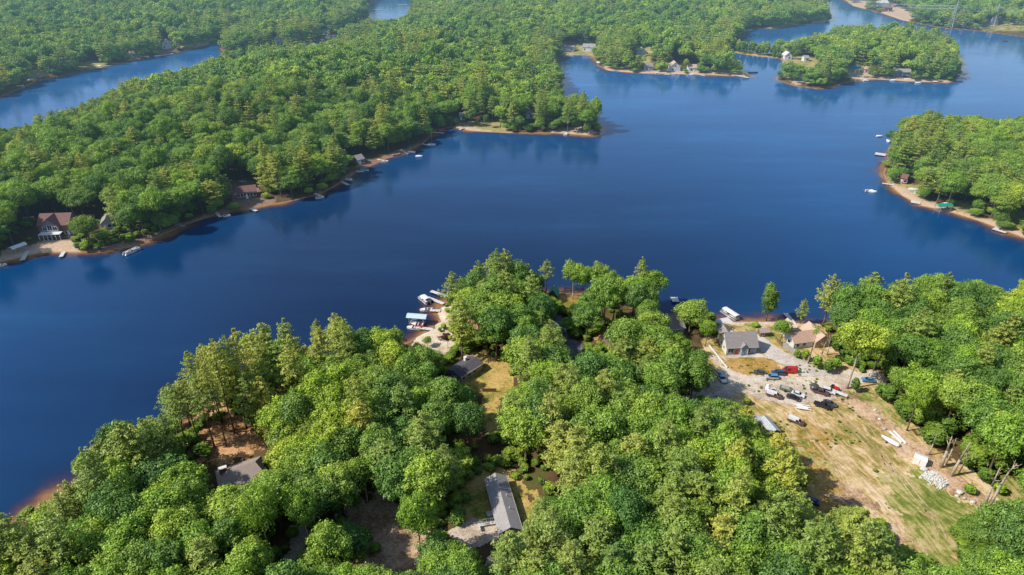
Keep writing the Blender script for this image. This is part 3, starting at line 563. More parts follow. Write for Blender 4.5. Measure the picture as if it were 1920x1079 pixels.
OPEN = [WV, WV2, WV3, WV4, WV5, WV6] + [
 [(1235,754),(1265,745),(1300,738),(1325,728),(1342,700),(1328,665),(1330,650),(1345,640),(1345,620),(1352,603),(1380,600),(1425,600),(1480,605),(1500,598),(1530,598),(1547,615),(1560,640),(1562,690),(1600,690),(1620,702),(1640,697),(1652,712),(1645,722),(1610,724),(1622,738),(1652,745),(1668,765),(1692,795),(1722,812),(1760,842),(1800,855),(1840,905),(1925,908),(1925,958),(1852,952),(1850,962),(1822,977),(1790,995),(1802,1030),(1825,1085),(1762,1085),(1750,1052),(1702,1042),(1662,992),(1640,960),(1600,958),(1540,963),(1518,945),(1522,905),(1500,850),(1475,820),(1425,805),(1415,780),(1400,765),(1375,758),(1340,745)],
 [(836,690),(881,660),(905,665),(930,672),(955,690),(962,715),(945,740),(935,760),(930,790),(945,812),(925,812),(910,790),(903,740),(890,722),(868,724),(838,712)],
 [(880,900),(905,885),(960,885),(985,940),(1005,960),(985,978),(985,1000),(937,1008),(930,1018),(880,1027),(840,1012),(838,990),(870,985),(885,965),(878,940)],
 [(700,1085),(655,1085),(680,1042),(720,1032),(705,1005),(650,985),(660,955),(690,935),(725,952),(770,985),(775,1040),(780,1085)],
 [(560,1085),(520,1085),(545,1020),(557,990),(573,992),(580,1030)],
 [(395,875),(420,866),(480,846),(498,868),(497,885),(440,920),(400,905)],
 [(375,812),(400,790),(440,792),(480,808),(482,830),(458,845),(410,860),(388,848)],
 [(803,805),(822,825),(812,880),(803,880)],
 [(768,645),(787,628),(820,588),(838,580),(842,600),(830,620),(832,645),(840,655),(820,662),(803,652)],
 [(1034,590),(1052,590),(1056,622),(1075,640),(1092,660),(1090,676),(1076,676),(1052,640),(1038,615)],
 [(1010,540),(1028,528),(1046,528),(1075,538),(1095,552),(1090,572),(1045,565),(1020,550)],
 [(1137,614),(1165,618),(1162,648),(1137,648)],
 [(1235,584),(1249,574),(1274,606),(1250,604)],
 [(1318,655),(1332,650),(1366,688),(1350,720),(1330,725),(1340,700)],
 [(265,645),(290,640),(275,660)],
 [(1505,910),(1530,900),(1580,930),(1560,965),(1520,950)],
 [(74,402),(138,400),(140,448),(72,448)],[(188,400),(215,402),(215,432),(190,432)],[(440,340),(486,342),(486,378),(438,382)],
 [(0,470),(20,458),(60,452),(140,456),(150,474),(80,476),(0,494)],
 [(1052,85),(1114,83),(1116,103),(1050,103)],[(1184,92),(1222,92),(1216,104),(1186,102)],[(1206,118),(1226,118),(1226,136),(1206,136)],[(1254,112),(1278,112),(1278,137),(1254,137)],[(1290,118),(1312,118),(1312,138),(1290,138)],
 [(1470,112),(1482,98),(1494,104),(1530,116),(1540,124),(1515,126)],[(1495,142),(1512,142),(1512,150),(1495,150)],[(1592,124),(1630,124),(1632,143),(1592,140)],[(1672,134),(1710,134),(1710,144),(1672,144)],
 [(858,234),(880,231),(940,233),(945,244),(900,247),(870,244)],[(985,212),(1002,212),(1002,228),(985,226)],[(862,218),(872,216),(872,226),(862,226)],
 [(1684,340),(1705,342),(1730,360),(1722,372),(1700,362)],[(1790,378),(1826,376),(1830,392),(1805,398),(1780,392)],[(1895,412),(1925,385),(1925,440),(1900,428)],
 [(1657,16),(1680,15),(1715,30),(1695,38),(1655,24)],[(1840,44),(1925,48),(1925,60),(1840,55)],[(1595,0),(1628,2),(1620,16),(1600,12)],[(1645,2),(1666,2),(1670,14),(1645,14)],
 [(54,138),(86,134),(86,144),(54,150)],[(145,118),(196,118),(196,126),(150,128)],[(303,74),(326,76),(326,95),(303,95)],[(513,70),(530,70),(530,86),(513,86)],[(602,56),(618,56),(618,68),(602,68)],
 [(658,300),(690,285),(700,300),(670,320)],[(690,300),(720,285),(790,262),(790,275),(720,300)],
]
MW, MHt = 1920//2+10, 1080//2+10
_gy, _gx = np.mgrid[0:MHt, 0:MW]; _gx = _gx.ravel()*2.0; _gy = _gy.ravel()*2.0
openmask = np.zeros(len(_gx), bool)
for poly in OPEN:
    a = np.array(poly); k = (_gx >= a[:,0].min()) & (_gx <= a[:,0].max()) & (_gy >= a[:,1].min()) & (_gy <= a[:,1].max())
    idx = np.nonzero(k)[0]; openmask[idx] |= inpoly(_gx[idx], _gy[idx], poly)
openmask = openmask.reshape(MHt, MW)
def is_open(px, py):
    ix = np.round(px/2).astype(int); iy = np.round(py/2).astype(int)
    ok = (px >= 0) & (px < 1920) & (py >= 0) & (py < 1080)
    return np.where(ok, openmask[np.clip(iy,0,MHt-1), np.clip(ix,0,MW-1)], False)
def fits(x, y, z, h, r, pine):
    """does the crown of such a tree stay off the ground and water the photograph shows open"""
    b = np.zeros(np.shape(x), bool); top = 0.97 if pine else 0.93
    for dx, fz in ((0,top),(0,0.7),(-0.85,0.62),(0.85,0.62),(-0.6,0.82),(0.6,0.82),(0,0.4),(0,0.05),(-0.7,0.45),(0.7,0.45)):
        k = 0.45 if (pine and fz > 0.8) else 1
        px, py = project(x+dx*r*k, y, z+h*fz); b |= is_open(px, py)
    return ~b
PINE_ZONES = [([(0,900),(150,800),(330,640),(560,580),(590,700),(500,830),(380,860),(300,900),(150,960),(0,1000)],0.8),
 ([(560,580),(660,580),(665,690),(580,700)],0.9),([(960,850),(1300,860),(1290,1090),(930,1090)],0.62),([(1300,760),(1420,740),(1500,830),(1500,1000),(1350,1090),(1290,1000)],0.5),
 ([(1500,960),(1680,960),(1700,1090),(1500,1090)],0.6),([(1080,640),(1230,640),(1230,740),(1080,740)],0.4),([(835,500),(960,460),(990,540),(860,640)],0.55),
 ([(1500,505),(1590,505),(1590,580),(1500,600)],0.6),([(960,700),(1080,700),(1080,840),(960,840)],0.5),([(470,860),(640,960),(500,1000)],0.2)]
def pine_prob(x, y, sd):
    px, py = project(x, y, np.full_like(x, 10.0))
    p = np.where(y > 270, np.where(sd < 24, 0.45, 0.05+0.25*(vnoise(x,y,60,8) > 0.68)), 0.10+0.0*x)
    for poly, v in PINE_ZONES: p = np.where(inpoly(px,py,poly), v, p)
    return p
def hexpts(x0,x1,y0,y1,s,j):
    ys_ = np.arange(y0,y1,s*0.866); out=[]
    for i, y in enumerate(ys_):
        xs_ = np.arange(x0,x1,s)+(i%2)*s/2; out.append(np.stack([xs_, np.full(len(xs_),y)],1))
    p = np.concatenate(out); return p+rng.uniform(-j,j,p.shape)*s

KEEPOUT = []   # (x, y, radius) taken by buildings, vehicles and hand placed trees
# ------------------------------------------------------------ single trees read off the photograph
tree_parts = {}
def put_tree(kind, x, y, h, r, label, group=None, z=GZ, crown=None, trunk=None, crownmat=None, name=None, cat='tree', rz=None):
    rz = random.uniform(0,6.28) if rz is None else rz
    pine = kind == 'pine'
    nm = name or ('pine_tree' if pine else 'broadleaf_tree')
    T0h, T0r = (PH, 3.9) if pine else (BH, 5.9)
    t = thing(nm, label, cat, (x,y,z), rz, group, (r/T0r, r/T0r, h/T0h))
    cm = crown or random.choice(PIN if pine else BRO); tm = trunk or random.choice(PTR if pine else BTR)
    if crownmat:
        key = (cm.name, crownmat)
        if key not in tree_parts:
            c2 = cm.copy(); c2.materials.clear(); c2.materials.append(M[crownmat]); tree_parts[key] = c2
        cm = tree_parts[key]
    c = bpy.data.objects.new('crown', cm); COL.objects.link(c); c.parent = t
    k = bpy.data.objects.new('trunk', tm); COL.objects.link(k); k.parent = t
    return t
BROHI = [broad_crown('high_crown', M['broad'], lobes=random.choice([30,34]), per=200, leaf=.34, rx=4.9, rz=4.8, cz=12.2, lr=(1.1,2.1), low=-0.8) for _ in range(3)]
PINTOP = pine_crown('tuft_crown', M['pine'], h=21, base=17.6, L=3.6, levels=4, nb=6, per=50, leaf=.6)
COLUMN = broad_crown('column_crown', M['broad'], lobes=44, per=190, leaf=.34, rx=3.7, rz=7.6, cz=9.3, lr=(1.2,2.2), low=-0.95, subs=2)
TALLTR = [trunk_mesh('tall_trunk', 14.5, 0.26, M['palebark'], 7, (0.5,0.85), 3.6) for _ in range(2)]
PINHI = [pine_crown('high_pine_crown', M['pine'], L=4.6, base=10.0, levels=9, nb=7, per=55, leaf=.66) for _ in range(2)]
def tree_at(kind, bx, by, top, wpx, label, hi=False, **kw):
    b = P(bx, by); h = Pat(bx+(bx-960)*0.04, top, b.y).z-GZ
    dep = b.y*cP+(H-8)*sP; r = wpx/2/F*dep
    if hi: kw.setdefault('crown', random.choice(PINHI if kind == 'pine' else BROHI)); kw.setdefault('trunk', random.choice(TALLTR) if kind != 'pine' else None)
    KEEPOUT.append((b.x, b.y, max(1.2, r*(0.3 if kind == 'pine' else .7))))
    return put_tree(kind, b.x, b.y, h, r, label, **kw)
tree_at('broad',1437,600,524,50,'lone tall tree with a narrow trailing lower trunk on the shore behind the small shed', crown=COLUMN)
tree_at('broad',1462,643,598,42,'round bushy tree between the small brown shed and the tan roofed house')
tree_at('broad',1587,729,592,108,'big spreading tree with a long bare pale trunk right of the gravel yard', True)
tree_at('pine',1515,683,612,30,'tall bare pine with a tiny crown in front of the tan roofed house', crown=PINTOP)
tree_at('broad',1073,562,486,50,'tall open tree standing at the tip of the point, second along the water', True)
tree_at('broad',1092,566,491,46,'tree with pale thin trunk beside the yellow yard on the point')
tree_at('broad',1119,564,490,48,'leafy tree at the right side of the yellow yard on the point', True)
tree_at('pine',1024,548,488,27,'slim light green tree just left of the dark roofed hut on the point', True)
tree_at('broad',1166,582,519,34,'narrow upright tree between the two wide crowns on the shore of the point')
tree_at('pine',1196,574,483,30,'pale feathery pine rising behind the wide tree on the shore of the point')
tree_at('broad',1218,578,503,70,'wide crowned tree leaning over the water on the right shore of the point')
tree_at('broad',1143,574,506,36,'rounded tree at the waterline between the two shore groups of the point')
tree_at('broad',1003,562,512,44,'dense tree left of the blue tarp shelter')
tree_at('broad',1292,628,560,76,'spreading tree right of the large grey roof by the water')
tree_at('broad',1322,650,596,38,'bright tree standing against the left gable of the cape house', crownmat='lime')
KEEPOUT += [(-71,113,6),(-70,119,4),(54,168,6.5),(50,163,6),(47,170,4)]
tree_at('pine',851,610,512,42,'pine with a bare trunk beside the docks on the left shore of the point', True)
tree_at('pine',932,575,468,46,'tallest pine at the middle of the point')
tree_at('pine',900,570,490,40,'pine next to the tallest pine, on its water side')
tree_at('pine',638,672,589,48,'right one of the two pines standing apart on the near left shore')
tree_at('pine',603,668,600,30,'slim left one of the two pines standing apart on the near left shore')
tree_at('broad',790,1052,914,84,'light green tree with a thin white trunk left of the ranch driveway', crownmat='lime')
tree_at('broad',880,850,746,70,'broad round tree on the left side of the yellow lawn')
tree_at('broad',1700,808,712,62,'yellow green tree with a dead pale top at the right edge of the field', crownmat='lime')
tree_at('broad',868,658,628,36,'small bright green tree between the beach and the dark roofed house', crownmat='lime')
tree_at('broad',840,653,622,22,'small dark purple leaved tree on the beach', crownmat='purple')
tree_at('broad',802,650,631,22,'small round green tree at the left edge of the beach')
tree_at('pine',1500,606,562,24,'yellowish drooping tree at the end of the dock near the tan roofed house')
tree_at('pine',1542,612,517,46,'tall pale pine at the lake corner of the wood beside the tan roofed house')
for bx,by,tp,w,lb in ((402,838,700,54,'pine with a bare trunk standing on the orange needle litter, left of the opening'),(440,812,640,56,'tall pine at the back of the orange needle litter, nearest the water'),(372,832,712,44,'pine at the left edge of the orange needle litter'),(425,838,672,40,'slender pine in the middle of the orange needle litter'),(352,842,722,46,'pine just left of the orange needle litter, nearest the lake edge'),(388,800,662,50,'broad topped pine behind the slender one at the water side'),(415,790,648,50,'pine standing at the bank behind the needle litter'),(462,802,632,50,'tall pine at the right end of the needle litter'),(335,822,728,40,'low leaning pine at the bank left of the needle litter'),(478,790,620,52,'broad pine at the bank right of the needle litter')):
    tree_at('pine',bx,by,tp,w,lb, True)
for bx,by,tp,w,lb in ((585,1046,905,80,'tree with a pale trunk at the right side of the dirt track'),(512,1065,900,84,'tree with a leaning trunk at the left side of the dirt track'),(690,945,850,70,'tree with a dark trunk above the brown clearing')):
    tree_at('broad',bx,by,tp,w,lb, True)
for bx,by,tp,w,k_,lb in ((884,237,202,24,'broad','round tree at the left of the peninsula beach'),(912,240,212,14,'broad','small bright tree on the peninsula beach lawn'),(938,238,198,30,'broad','loose tree in the middle of the peninsula beach lawn'),(962,243,190,26,'pine','pine at the right end of the peninsula beach'),(975,247,215,22,'broad','low dense tree at the waterline right of the peninsula beach'),(1046,246,222,20,'broad','bright small tree standing on the peninsula point'),(1062,244,196,20,'broad','slim tree behind the bright small one on the peninsula point'),(1092,246,180,34,'pine','pine at the tip of the peninsula'),(1115,248,178,30,'broad','outermost leafy tree of the peninsula'),(1240,130,112,12,'broad','small tree left of the steep gabled waterfront house'),(1285,134,110,14,'broad','tree between the two white gabled waterfront houses'),(1460,96,72,26,'broad','dark round tree at the left end of the island'),(1490,112,82,18,'pine','tall loose tree beside the left island house')):
    tree_at(k_,bx,by,tp,w,lb)
for bx,by,w,hh,mt,lb in ((1493,672,16,3.0,'shrub','low green shrub by the corner of the plank fence'),(1508,676,18,4,'shrub','leafy shrub in front of the tan roofed house, beside the bare pine'),(1530,692,22,5,'lime','bright shrub under the leaning pale trunks by the driveway'),(1550,700,24,5,'shrub','dense dark shrub at the corner of the gravel yard'),(1566,692,20,4,'lime','light shrub left of the big spreading tree'),(1600,735,20,5,'shrub','low shrub at the foot of the big spreading tree'),
    (832,617,14,2,'lime','small bush beside the round beach hollow'),(825,622,10,1.6,'shrub','tiny bush on the sand above the dock'),(852,1040,34,3.2,'purple','dark red shrub beside the ranch driveway'),(925,1068,38,3.4,'blossom','shrub covered in pale blossom below the ranch house'),(888,1050,30,3,'shrub','green shrub below the ranch driveway'),(1400,758,20,2,'shrub','shrub at the shady edge of the gravel yard'),(1640,885,10,1,'shrub','low tuft of weeds in the field'),
    (1815,925,26,2.6,'lime','light green bush behind the white rock pile'),(1870,925,30,3,'lime','light green bush between the leaning dead trunks'),(1755,838,18,3,'shrub','bush behind the pale leaning trunk'),(870,690,0,0,'',''),(1012,562,20,3,'shrub','bush beside the dark roofed hut on the point'),(1416,613,18,1.6,'lime','low bush on the shore behind the cape house'),(655,1000,26,3,'shrub','bush at the edge of the brown clearing')):
    if not w: continue
    b = P(bx,by); dep = b.y*cP+(H)*sP; r = w/2/F*dep
    t = thing('shrub', lb, 'shrub', b, random.uniform(0,6), None, (r/5.9, r/5.9, hh/BH))
    KEEPOUT.append((b.x,b.y,r))
    if 'shrubm' not in tree_parts: tree_parts['shrubm'] = broad_crown('shrub_leaves', M['shrub'], lobes=22, per=60, leaf=1.3, rx=4.6, rz=6.5, cz=8, lr=(1.8,3), low=-0.9)
    key = ('s', mt)
    if key not in tree_parts:
        c2 = tree_parts['shrubm'].copy(); c2.materials.clear(); c2.materials.append(M[mt]); tree_parts[key] = c2
    c = bpy.data.objects.new('foliage', tree_parts[key]); COL.objects.link(c); c.parent = t

# dead and bare trunks
def dead_tree(base, tops, r, label, mat='palebark', twigs=3):
    b = P(*base); t = thing('dead_tree', label, 'dead tree', b)
    KEEPOUT.append((b.x,b.y,2.2))
    m = MB()
    pts = [Vector((0,0,-0.3))]+[Pat(*p, b.y-0.4*i)-b for i,p in enumerate(tops)]
    rs = [r*(1-0.8*i/len(tops)) for i in range(len(pts))]
    m.path(pts, rs, 8); m.build('trunk', M[mat], t, True)
    if twigs:
        for k in range(twigs):
            g = MB()
            p = pts[-2].lerp(pts[-1], random.uniform(0.2,0.95)); a = random.uniform(0,6.28); l = random.uniform(0.8,2)
            g.path([p, p+Vector((math.cos(a)*l*.6,math.sin(a)*l*.6,l*.5)), p+Vector((math.cos(a)*l,math.sin(a)*l,l*1.3))],[r*.3,r*.2,r*.06],5); g.build('branch', M[mat], t, True)
dead_tree((1764,877),[(1776,845),(1785,819)],0.42,'thick broken pale trunk leaning right, nearest the white boat')
dead_tree((1773,872),[(1787,840),(1793,822)],0.22,'thin pale trunk right behind the thick broken one', twigs=2)
dead_tree((1783,893),[(1800,862),(1820,829)],0.4,'long pale dead trunk leaning right behind the white box')
dead_tree((1797,889),[(1808,868),(1818,852)],0.2,'short thin dead trunk beside the long leaning one', twigs=4)
dead_tree((1843,953),[(1860,912),(1875,877)],0.38,'left of the two dead trunks spreading in a V above the field corner')
dead_tree((1852,953),[(1872,918),(1892,885),(1907,870)],0.38,'right of the two dead trunks spreading in a V, with a forked top', twigs=5)
dead_tree((1741,854),[(1750,832),(1758,811)],0.2,'thin dead trunk left of the thick broken one')
dead_tree((1702,745),[(1704,730),(1706,716)],0.3,'pale dead top sticking out of the yellow green tree', twigs=7)
dead_tree((1534,688),[(1541,664),(1547,645)],0.3,'pale leaning trunk at the end of the plank fence')
dead_tree((1551,666),[(1554,650),(1557,636)],0.24,'short pale trunk beside the right wall of the tan roofed house')
dead_tree((1095,905),[(1098,893),(1100,884)],0.2,'grey bare treetop in the middle of the wood', twigs=9)
# ------------------------------------------------------------ buildings
def gable_body(L, W, h, rise, ridge='x'):
    m = MB(); a, b = L/2, W
    if ridge == 'x': prof = [(0,0),(W,0),(W,h),(W/2,h+rise),(0,h)]; r0 = [(-a,y,z) for y,z in prof]; r1 = [(a,y,z) for y,z in prof]
    else: prof = [(-a,0),(a,0),(a,h),(0,h+rise),(-a,h)]; r0 = [(x,W,z) for x,z in prof]; r1 = [(x,0,z) for x,z in prof]
    m.loft([r0, r1]); return m
def gable_roof(L, W, h, rise, ridge='x', ov=0.35, th=0.16):
    m = MB(); a = L/2
    if ridge == 'x': sp, hl, c = W/2, a+ov, W/2
    else: sp, hl, c = a, W/2+ov, 0
    k = rise/sp; e = sp+ov
    for s in (-1,1):
        q = []
        for u in (-hl, hl):
            for v, zt in ((0,h+rise+th),(s*e,h+rise-k*e+th),(s*e,h+rise-k*e-0.02),(0,h+rise-0.0)):
                q.append((u, c+v, zt+0.03) if ridge == 'x' else (v, W/2+u, zt+0.03))
        m.loft([q[:4], q[4:]])
    return m
def windows(t, specs, L, W, frame='white', pane='glass'):
    """specs: (side, u, z, w, h) side f/b/l/r ; u along the wall from its left end as seen from outside"""
    for s, u, z, w, hh in specs:
        if s == 'f': c, rz = (-L/2+u, 0, z), 0
        elif s == 'b': c, rz = (L/2-u, W, z), math.pi
        elif s == 'l': c, rz = (-L/2, W-u, z), -math.pi/2
        else: c, rz = (L/2, u, z), math.pi/2
        fr = MB(); 
        fr.box((0,-0.03,-hh/2-.05),(w+.24,.1,.1)); fr.box((0,-0.03,hh/2+.05),(w+.24,.1,.1)); fr.box((-w/2-.05,-.025,0),(.1,.09,hh)); fr.box((w/2+.05,-.025,0),(.1,.09,hh))
        if w > 1.3: fr.box((0,-.02,0),(.07,.08,hh))
        f = fr.build('window', M[frame], t); f.location = c; f.rotation_euler = (0,0,rz)
        p = MB().box((0,-0.008,0),(w,.03,hh)).build('pane', M[pane], f)
def door(t, side, u, L, W, mat, w=1.0, h=2.1, nm='door'):
    c, rz = {'f':((-L/2+u,-0.02,h/2),0),'b':((L/2-u,W+.02,h/2),math.pi),'l':((-L/2-.02,W-u,h/2),-math.pi/2),'r':((L/2+.02,u,h/2),math.pi/2)}[side]
    d = MB().box((0,-0.02,0),(w,.08,h)).build(nm, M[mat], t); d.location = c; d.rotation_euler = (0,0,rz)
    if nm == 'door': MB().box((w*.36,-.09,0),(.08,.08,.08)).build('handle', M['steel'], d)
def chimney(t, roof, x, y, z, mat='brick', s=(0.8,0.8,1.6)):
    MB().box((x,y,z),s).box((x,y,z+s[2]/2+.06),(s[0]+.16,s[1]+.16,.12)).build('chimney', M[mat], roof)
def house(name, label, A, B, W, h, rise, wall, roofm, ridge='x', wins=(), doors=(), ch=None, cat='house', group=None, ov=0.35, z=GZ, frame='white', L=None, dz=0.0, sc=0.82):
    a = P(A[0],A[1],z) if len(A) == 2 else Vector((A[0],A[1],z)); b = P(B[0],B[1],z) if len(B) == 2 else Vector((B[0],B[1],z)); d = b-a
    rz = math.atan2(d.y, d.x); LL = (L or math.hypot(d.x,d.y))/sc; c = (a+b)/2
    t = thing(name, label, cat, (c.x,c.y,z-0.1+dz), rz, group, (sc,sc,sc))
    mid = Matrix.Rotation(rz,3,'Z') @ Vector((0,W*sc/2,0)); KEEPOUT.append((c.x+mid.x,c.y+mid.y,max(LL,W)*sc*0.55))
    if sc == 1.0 and c.y < 420: KEEPOUT.append((c.x-9,c.y+1,5.0)); KEEPOUT.append((c.x-3,c.y-5,4.0))
    gable_body(LL,W,h,rise,ridge).build('wall', M[wall], t)
    rf = gable_roof(LL,W,h,rise,ridge,ov).build('roof', M[roofm], t)
    if sc < 1 and ridge == 'x' and wall != 'sidingbrown': MB().box((0,-ov-.05,h-rise/(W/2)*ov+.06),(LL+2*ov,.06,.22)).build('fascia', M['white'], t)
    windows(t, wins, LL, W, frame)
    for dd in doors: door(t, dd[0], dd[1], LL, W, dd[2], *(dd[3:5] if len(dd) > 3 else ()), nm='garage_door' if len(dd) > 5 else 'door')
    if ch: chimney(t, rf, *ch)
    return t, LL, rf

# grey cape house
t, L, rf = house('cape_house','cape house with grey shingle roof, small front dormer and red door above the gravel yard',(1361,666),(1417,664),7.6,3.7,3.6,'sidingblue','shgrey',ov=0.45,  # blue-grey siding here stands in for the front wall in shade
   wins=[('f',1.5,1.9,2.0,1.8),('f',7.6,1.9,2.2,1.8),('l',2.2,1.8,.9,1.2),('l',5.0,1.8,.9,1.2),('l',3.8,4.6,.9,1.1),('r',2.4,1.8,1,1.3),('r',5.2,1.8,1,1.3),('r',3.8,4.6,.9,1.1)], doors=[('f',3.7,'c_red',1.0,2.1)], ch=(-2.5,5.4,5.9,'offwhite',(.6,.6,1.2)))
MB().add([(-L/2-.02,0,0),(-L/2-.02,7.6,0),(-L/2-.02,7.6,3.7),(-L/2-.02,3.8,7.3),(-L/2-.02,0,3.7)],[(0,1,2,3,4)][::-1]).build('gable_wall', M['sidingwhite'], t)  # white for the lit gable; the shaded front is painted blue-grey
dm = gable_body(2.6,1.6,3.4,1.4,'y').build('porch', M['sidingblue'], t); dm.location = (0.6,-0.9,0)
r2 = gable_roof(2.6,3.6,3.4,1.4,'y',0.25).build('porch_roof', M['shgrey'], t); r2.location = (0.6,-0.9,0)
for x in (-0.55,1.75): MB().box((x,-1.2,1.5),(.16,.16,3.0)).build('porch_post', M['white'], t)
windows(t,[('f',L/2+.6,1.7,1.4,1.6)],L,7.6); t.children[-1].location.y = -0.93
MB().box((L*.18,2.0,5.6),(.7,.9,.06),rx=math.atan2(3.6,3.8)).build('skylight', M['glass'], t); t.children[-1].location = (0,0,.35)
w = MB(); w.box((-2.6,10.6,1.5),(4.2,6,3)); wg = w.build('rear_wing', M['sidingwhite'], t)
rr = gable_roof(4.2,6.4,3.0,1.6,'y',0.3).build('wing_roof', M['shgrey'], t); rr.location = (-2.6,7.4,0)
# tan roofed L house
t, L, rf = house('tan_roofed_house','pale house with pinkish tan roofs set at two angles, right of the driveway',(1487,655),(1526,650),6.4,2.9,2.3,'sidingwhite','shpink',ov=.4,wins=[('f',1.5,1.6,1.1,1.2),('f',4.2,1.6,1.1,1.2),('l',3.2,1.6,1.2,1.2)],doors=[('f',2.8,'white')])
g = gable_body(6.0,9.5,3.0,2.3,'y').build('wing_wall', M['sidingtan'], t); g.location = (L/2+2.4,-1.2,0)
g2 = gable_roof(6.0,9.5,3.0,2.3,'y',.4).build('wing_roof', M['shtan'], t); g2.location = (L/2+2.4,-1.2,0)
g3 = gable_body(4.6,6.0,3.6,2.2,'y').build('rear_wall', M['sidingwhite'], t); g3.location = (-0.5,5.4,0)
g4 = gable_roof(4.6,6.0,3.6,2.2,'y',.35).build('rear_roof', M['shtan'], t); g4.location = (-0.5,5.4,0)
# long ranch house
t, L, rf = house('ranch_house','long ranch house with light grey gable roof and white entrance ramp near the bottom',(1.9,99.4,0),(-1.5,114.4,0),5.6,2.7,1.5,'sidinggrey','shlight','x',ov=.35,
  wins=[('b',2.5,1.5,1.3,1.1),('b',6,1.5,1.0,1.1),('b',15.5,1.5,1.3,1.1),('f',3,1.5,1.2,1.1),('f',8,1.5,1.2,1.1),('f',13,1.5,1.2,1.1),('l',2.8,1.5,1.2,1.1)],doors=[('b',13.2,'white')],ch=None)
for x,y in ((-3,1.6),(1.5,1.4)): MB().tube((x,y,3.3),(x,y,4.3),.1,.1,8).build('vent_pipe', M['white'], rf)
WR = 5.6; xd = -L/2+L-13.2-L/2+L/2
xd = L/2-13.2
MB().box((xd,WR+1.6,.6),(1.3,3.2,.12)).box((xd-.0,WR+3.8,.5),(1.3,1.4,.12)).build('ramp', M['offwhite'], t)
rm = MB()
for k in range(9):
    for xx in (xd-.65,xd+.65): rm.box((xx,WR+.15+k*.5,1.05),(.07,.07,.95))
for xx in (xd-.65,xd+.65): rm.box((xx,WR+2.15,1.55),(.09,4.1,.09))
rm.box((xd-1.3,WR+4.3,1.0),(1.6,.09,.9)); rm.build('railing', M['white'], t)
MB().box((xd+3.2,WR+.8,.3),(1.6,1.6,.6)).build('steps', M['concrete'], t)
MB().box((L/2+.4,WR*.5,2.9),(.5,1.2,.5)).build('vent_hood', M['white'], t)
# brown hip roofed house
t = thing('hip_roofed_house','brown roofed house with a boxy metal chimney cap at the left, by the pine litter','house',(-61.8,115.6,.5),R(28),None,(.82,.82,.82))
KEEPOUT.append((-61.8,115.6,6))
Lh, Wh = 11.5, 8.0
MB().box((0,0,1.3),(Lh,Wh,2.6)).build('wall', M['sidingbrown'], t)
hb = MB(); e=.5; hb.add([(-Lh/2-e,-Wh/2-e,2.5),(Lh/2+e,-Wh/2-e,2.5),(Lh/2+e,Wh/2+e,2.5),(-Lh/2-e,Wh/2+e,2.5),(-2.6,0,4.9),(4.2,0,4.9),(-Lh/2-e,-Wh/2-e,2.35),(Lh/2+e,-Wh/2-e,2.35),(Lh/2+e,Wh/2+e,2.35),(-Lh/2-e,Wh/2+e,2.35)],[(0,1,5,4),(1,2,5),(2,3,4,5),(3,0,4),(9,8,7,6),(0,6,7,1),(1,7,8,2),(2,8,9,3),(3,9,6,0)])
rf = hb.build('roof', M['shbrown'], t)
MB().box((-4.2,1.2,4.3),(1.9,1.0,2.0)).build('chimney', M['brick'], rf); MB().box((-4.2,1.2,5.4),(2.2,1.2,.14)).build('chimney_cap', M['white'], rf)
windows(t,[('f',2.5,1.5,1.3,1.1),('f',8,1.5,1.3,1.1)],Lh,Wh)
for ch_ in t.children:
    if ch_.name.startswith('window'): ch_.location.y -= Wh/2
# small dark roofed house by the lawn
t, L, rf = house('dark_roofed_house','small house with a low dark roof and tan side wall beside the sunlit lawn',(864,720),(905,694),6.2,2.9,0.9,'sidingtan','shdark',ov=.35,wins=[('f',1.5,1.7,1.1,1.0),('f',4.2,1.7,1.1,1.0),('f',6.6,1.7,1.1,1.0)],ch=(2.2,5.2,3.9,'white',(.9,.9,1.6)))
MB().box((-L/2-.03,3.1,1.45),(.04,6.0,2.8)).build('front_wall', M['sidingpurple'], t)
windows(t,[('l',1.2,1.6,1.3,1.4),('l',4.9,1.6,1.3,1.4)],L+.12,6.2); door(t,'l',3.1,L+.12,6.2,'white',1.0,2.1)
MB().box((-L/2-1.6,3.1,.35),(3.0,6.0,.15)).build('deck', M['greywood'], t)
dr = MB()
for k in range(7): dr.box((-L/2-3.0,.2+k*.97,.85),(.08,.08,.9))
dr.box((-L/2-3.0,3.1,1.3),(.1,6.0,.08)); dr.build('railing', M['white'], t)
# other near buildings
house('shed','small brown shed with a flat pitched roof near the water between two trees',(1425,633),(1441,632),2.8,2.1,.7,'sidingbrown','shbrown',cat='shed',wins=[('f',1.2,1.3,.6,.6)],doors=[('r',1.4,'white',.9,1.8)],ov=.2)
house('lakeside_house','house with a large steep grey roof hidden by trees at the water on the point',(1240,632),(1282,626),9,3.0,3.6,'sidinggrey','shgrey',wins=[('f',2,1.6,1.2,1.2),('f',5.5,1.6,1.2,1.2)],doors=[('f',3.8,'white')])
house('cottage','cottage with a red brown roof half hidden among trees in the middle of the point',(1137,663),(1164,659),7,2.7,1.8,'sidingbrown','shred','y',wins=[('f',2,1.5,1,1)],doors=[('f',3.2,'white')])
house('dark_roofed_hut','dark hut with a steep green roof at the tip of the point',(1028,560),(1044,562),4.2,2.0,2.4,'sidingbrown','green','y',cat='hut',doors=[('f',1.4,'white',.8,1.8)],wins=[('l',2,1.2,.6,.6)])
t, L, rf = house('metal_roof_shed','shed with a ribbed pale metal roof at the left edge of the field',(63.5,129.2,0),(66.0,129.8,0),6.4,2.6,.9,'sidingbrown','metalroof','y',cat='shed',doors=[('r',3,'brownwood',1.6,2.2)],ov=.25)
house('wood_hut','little blue grey hut in the trees beside the metal roofed shed',(1411,798),(1425,798),2.4,1.9,.6,'sidingblue','metalroof','x',cat='hut',doors=[('f',.9,'greywood',.7,1.6)],ov=.2)

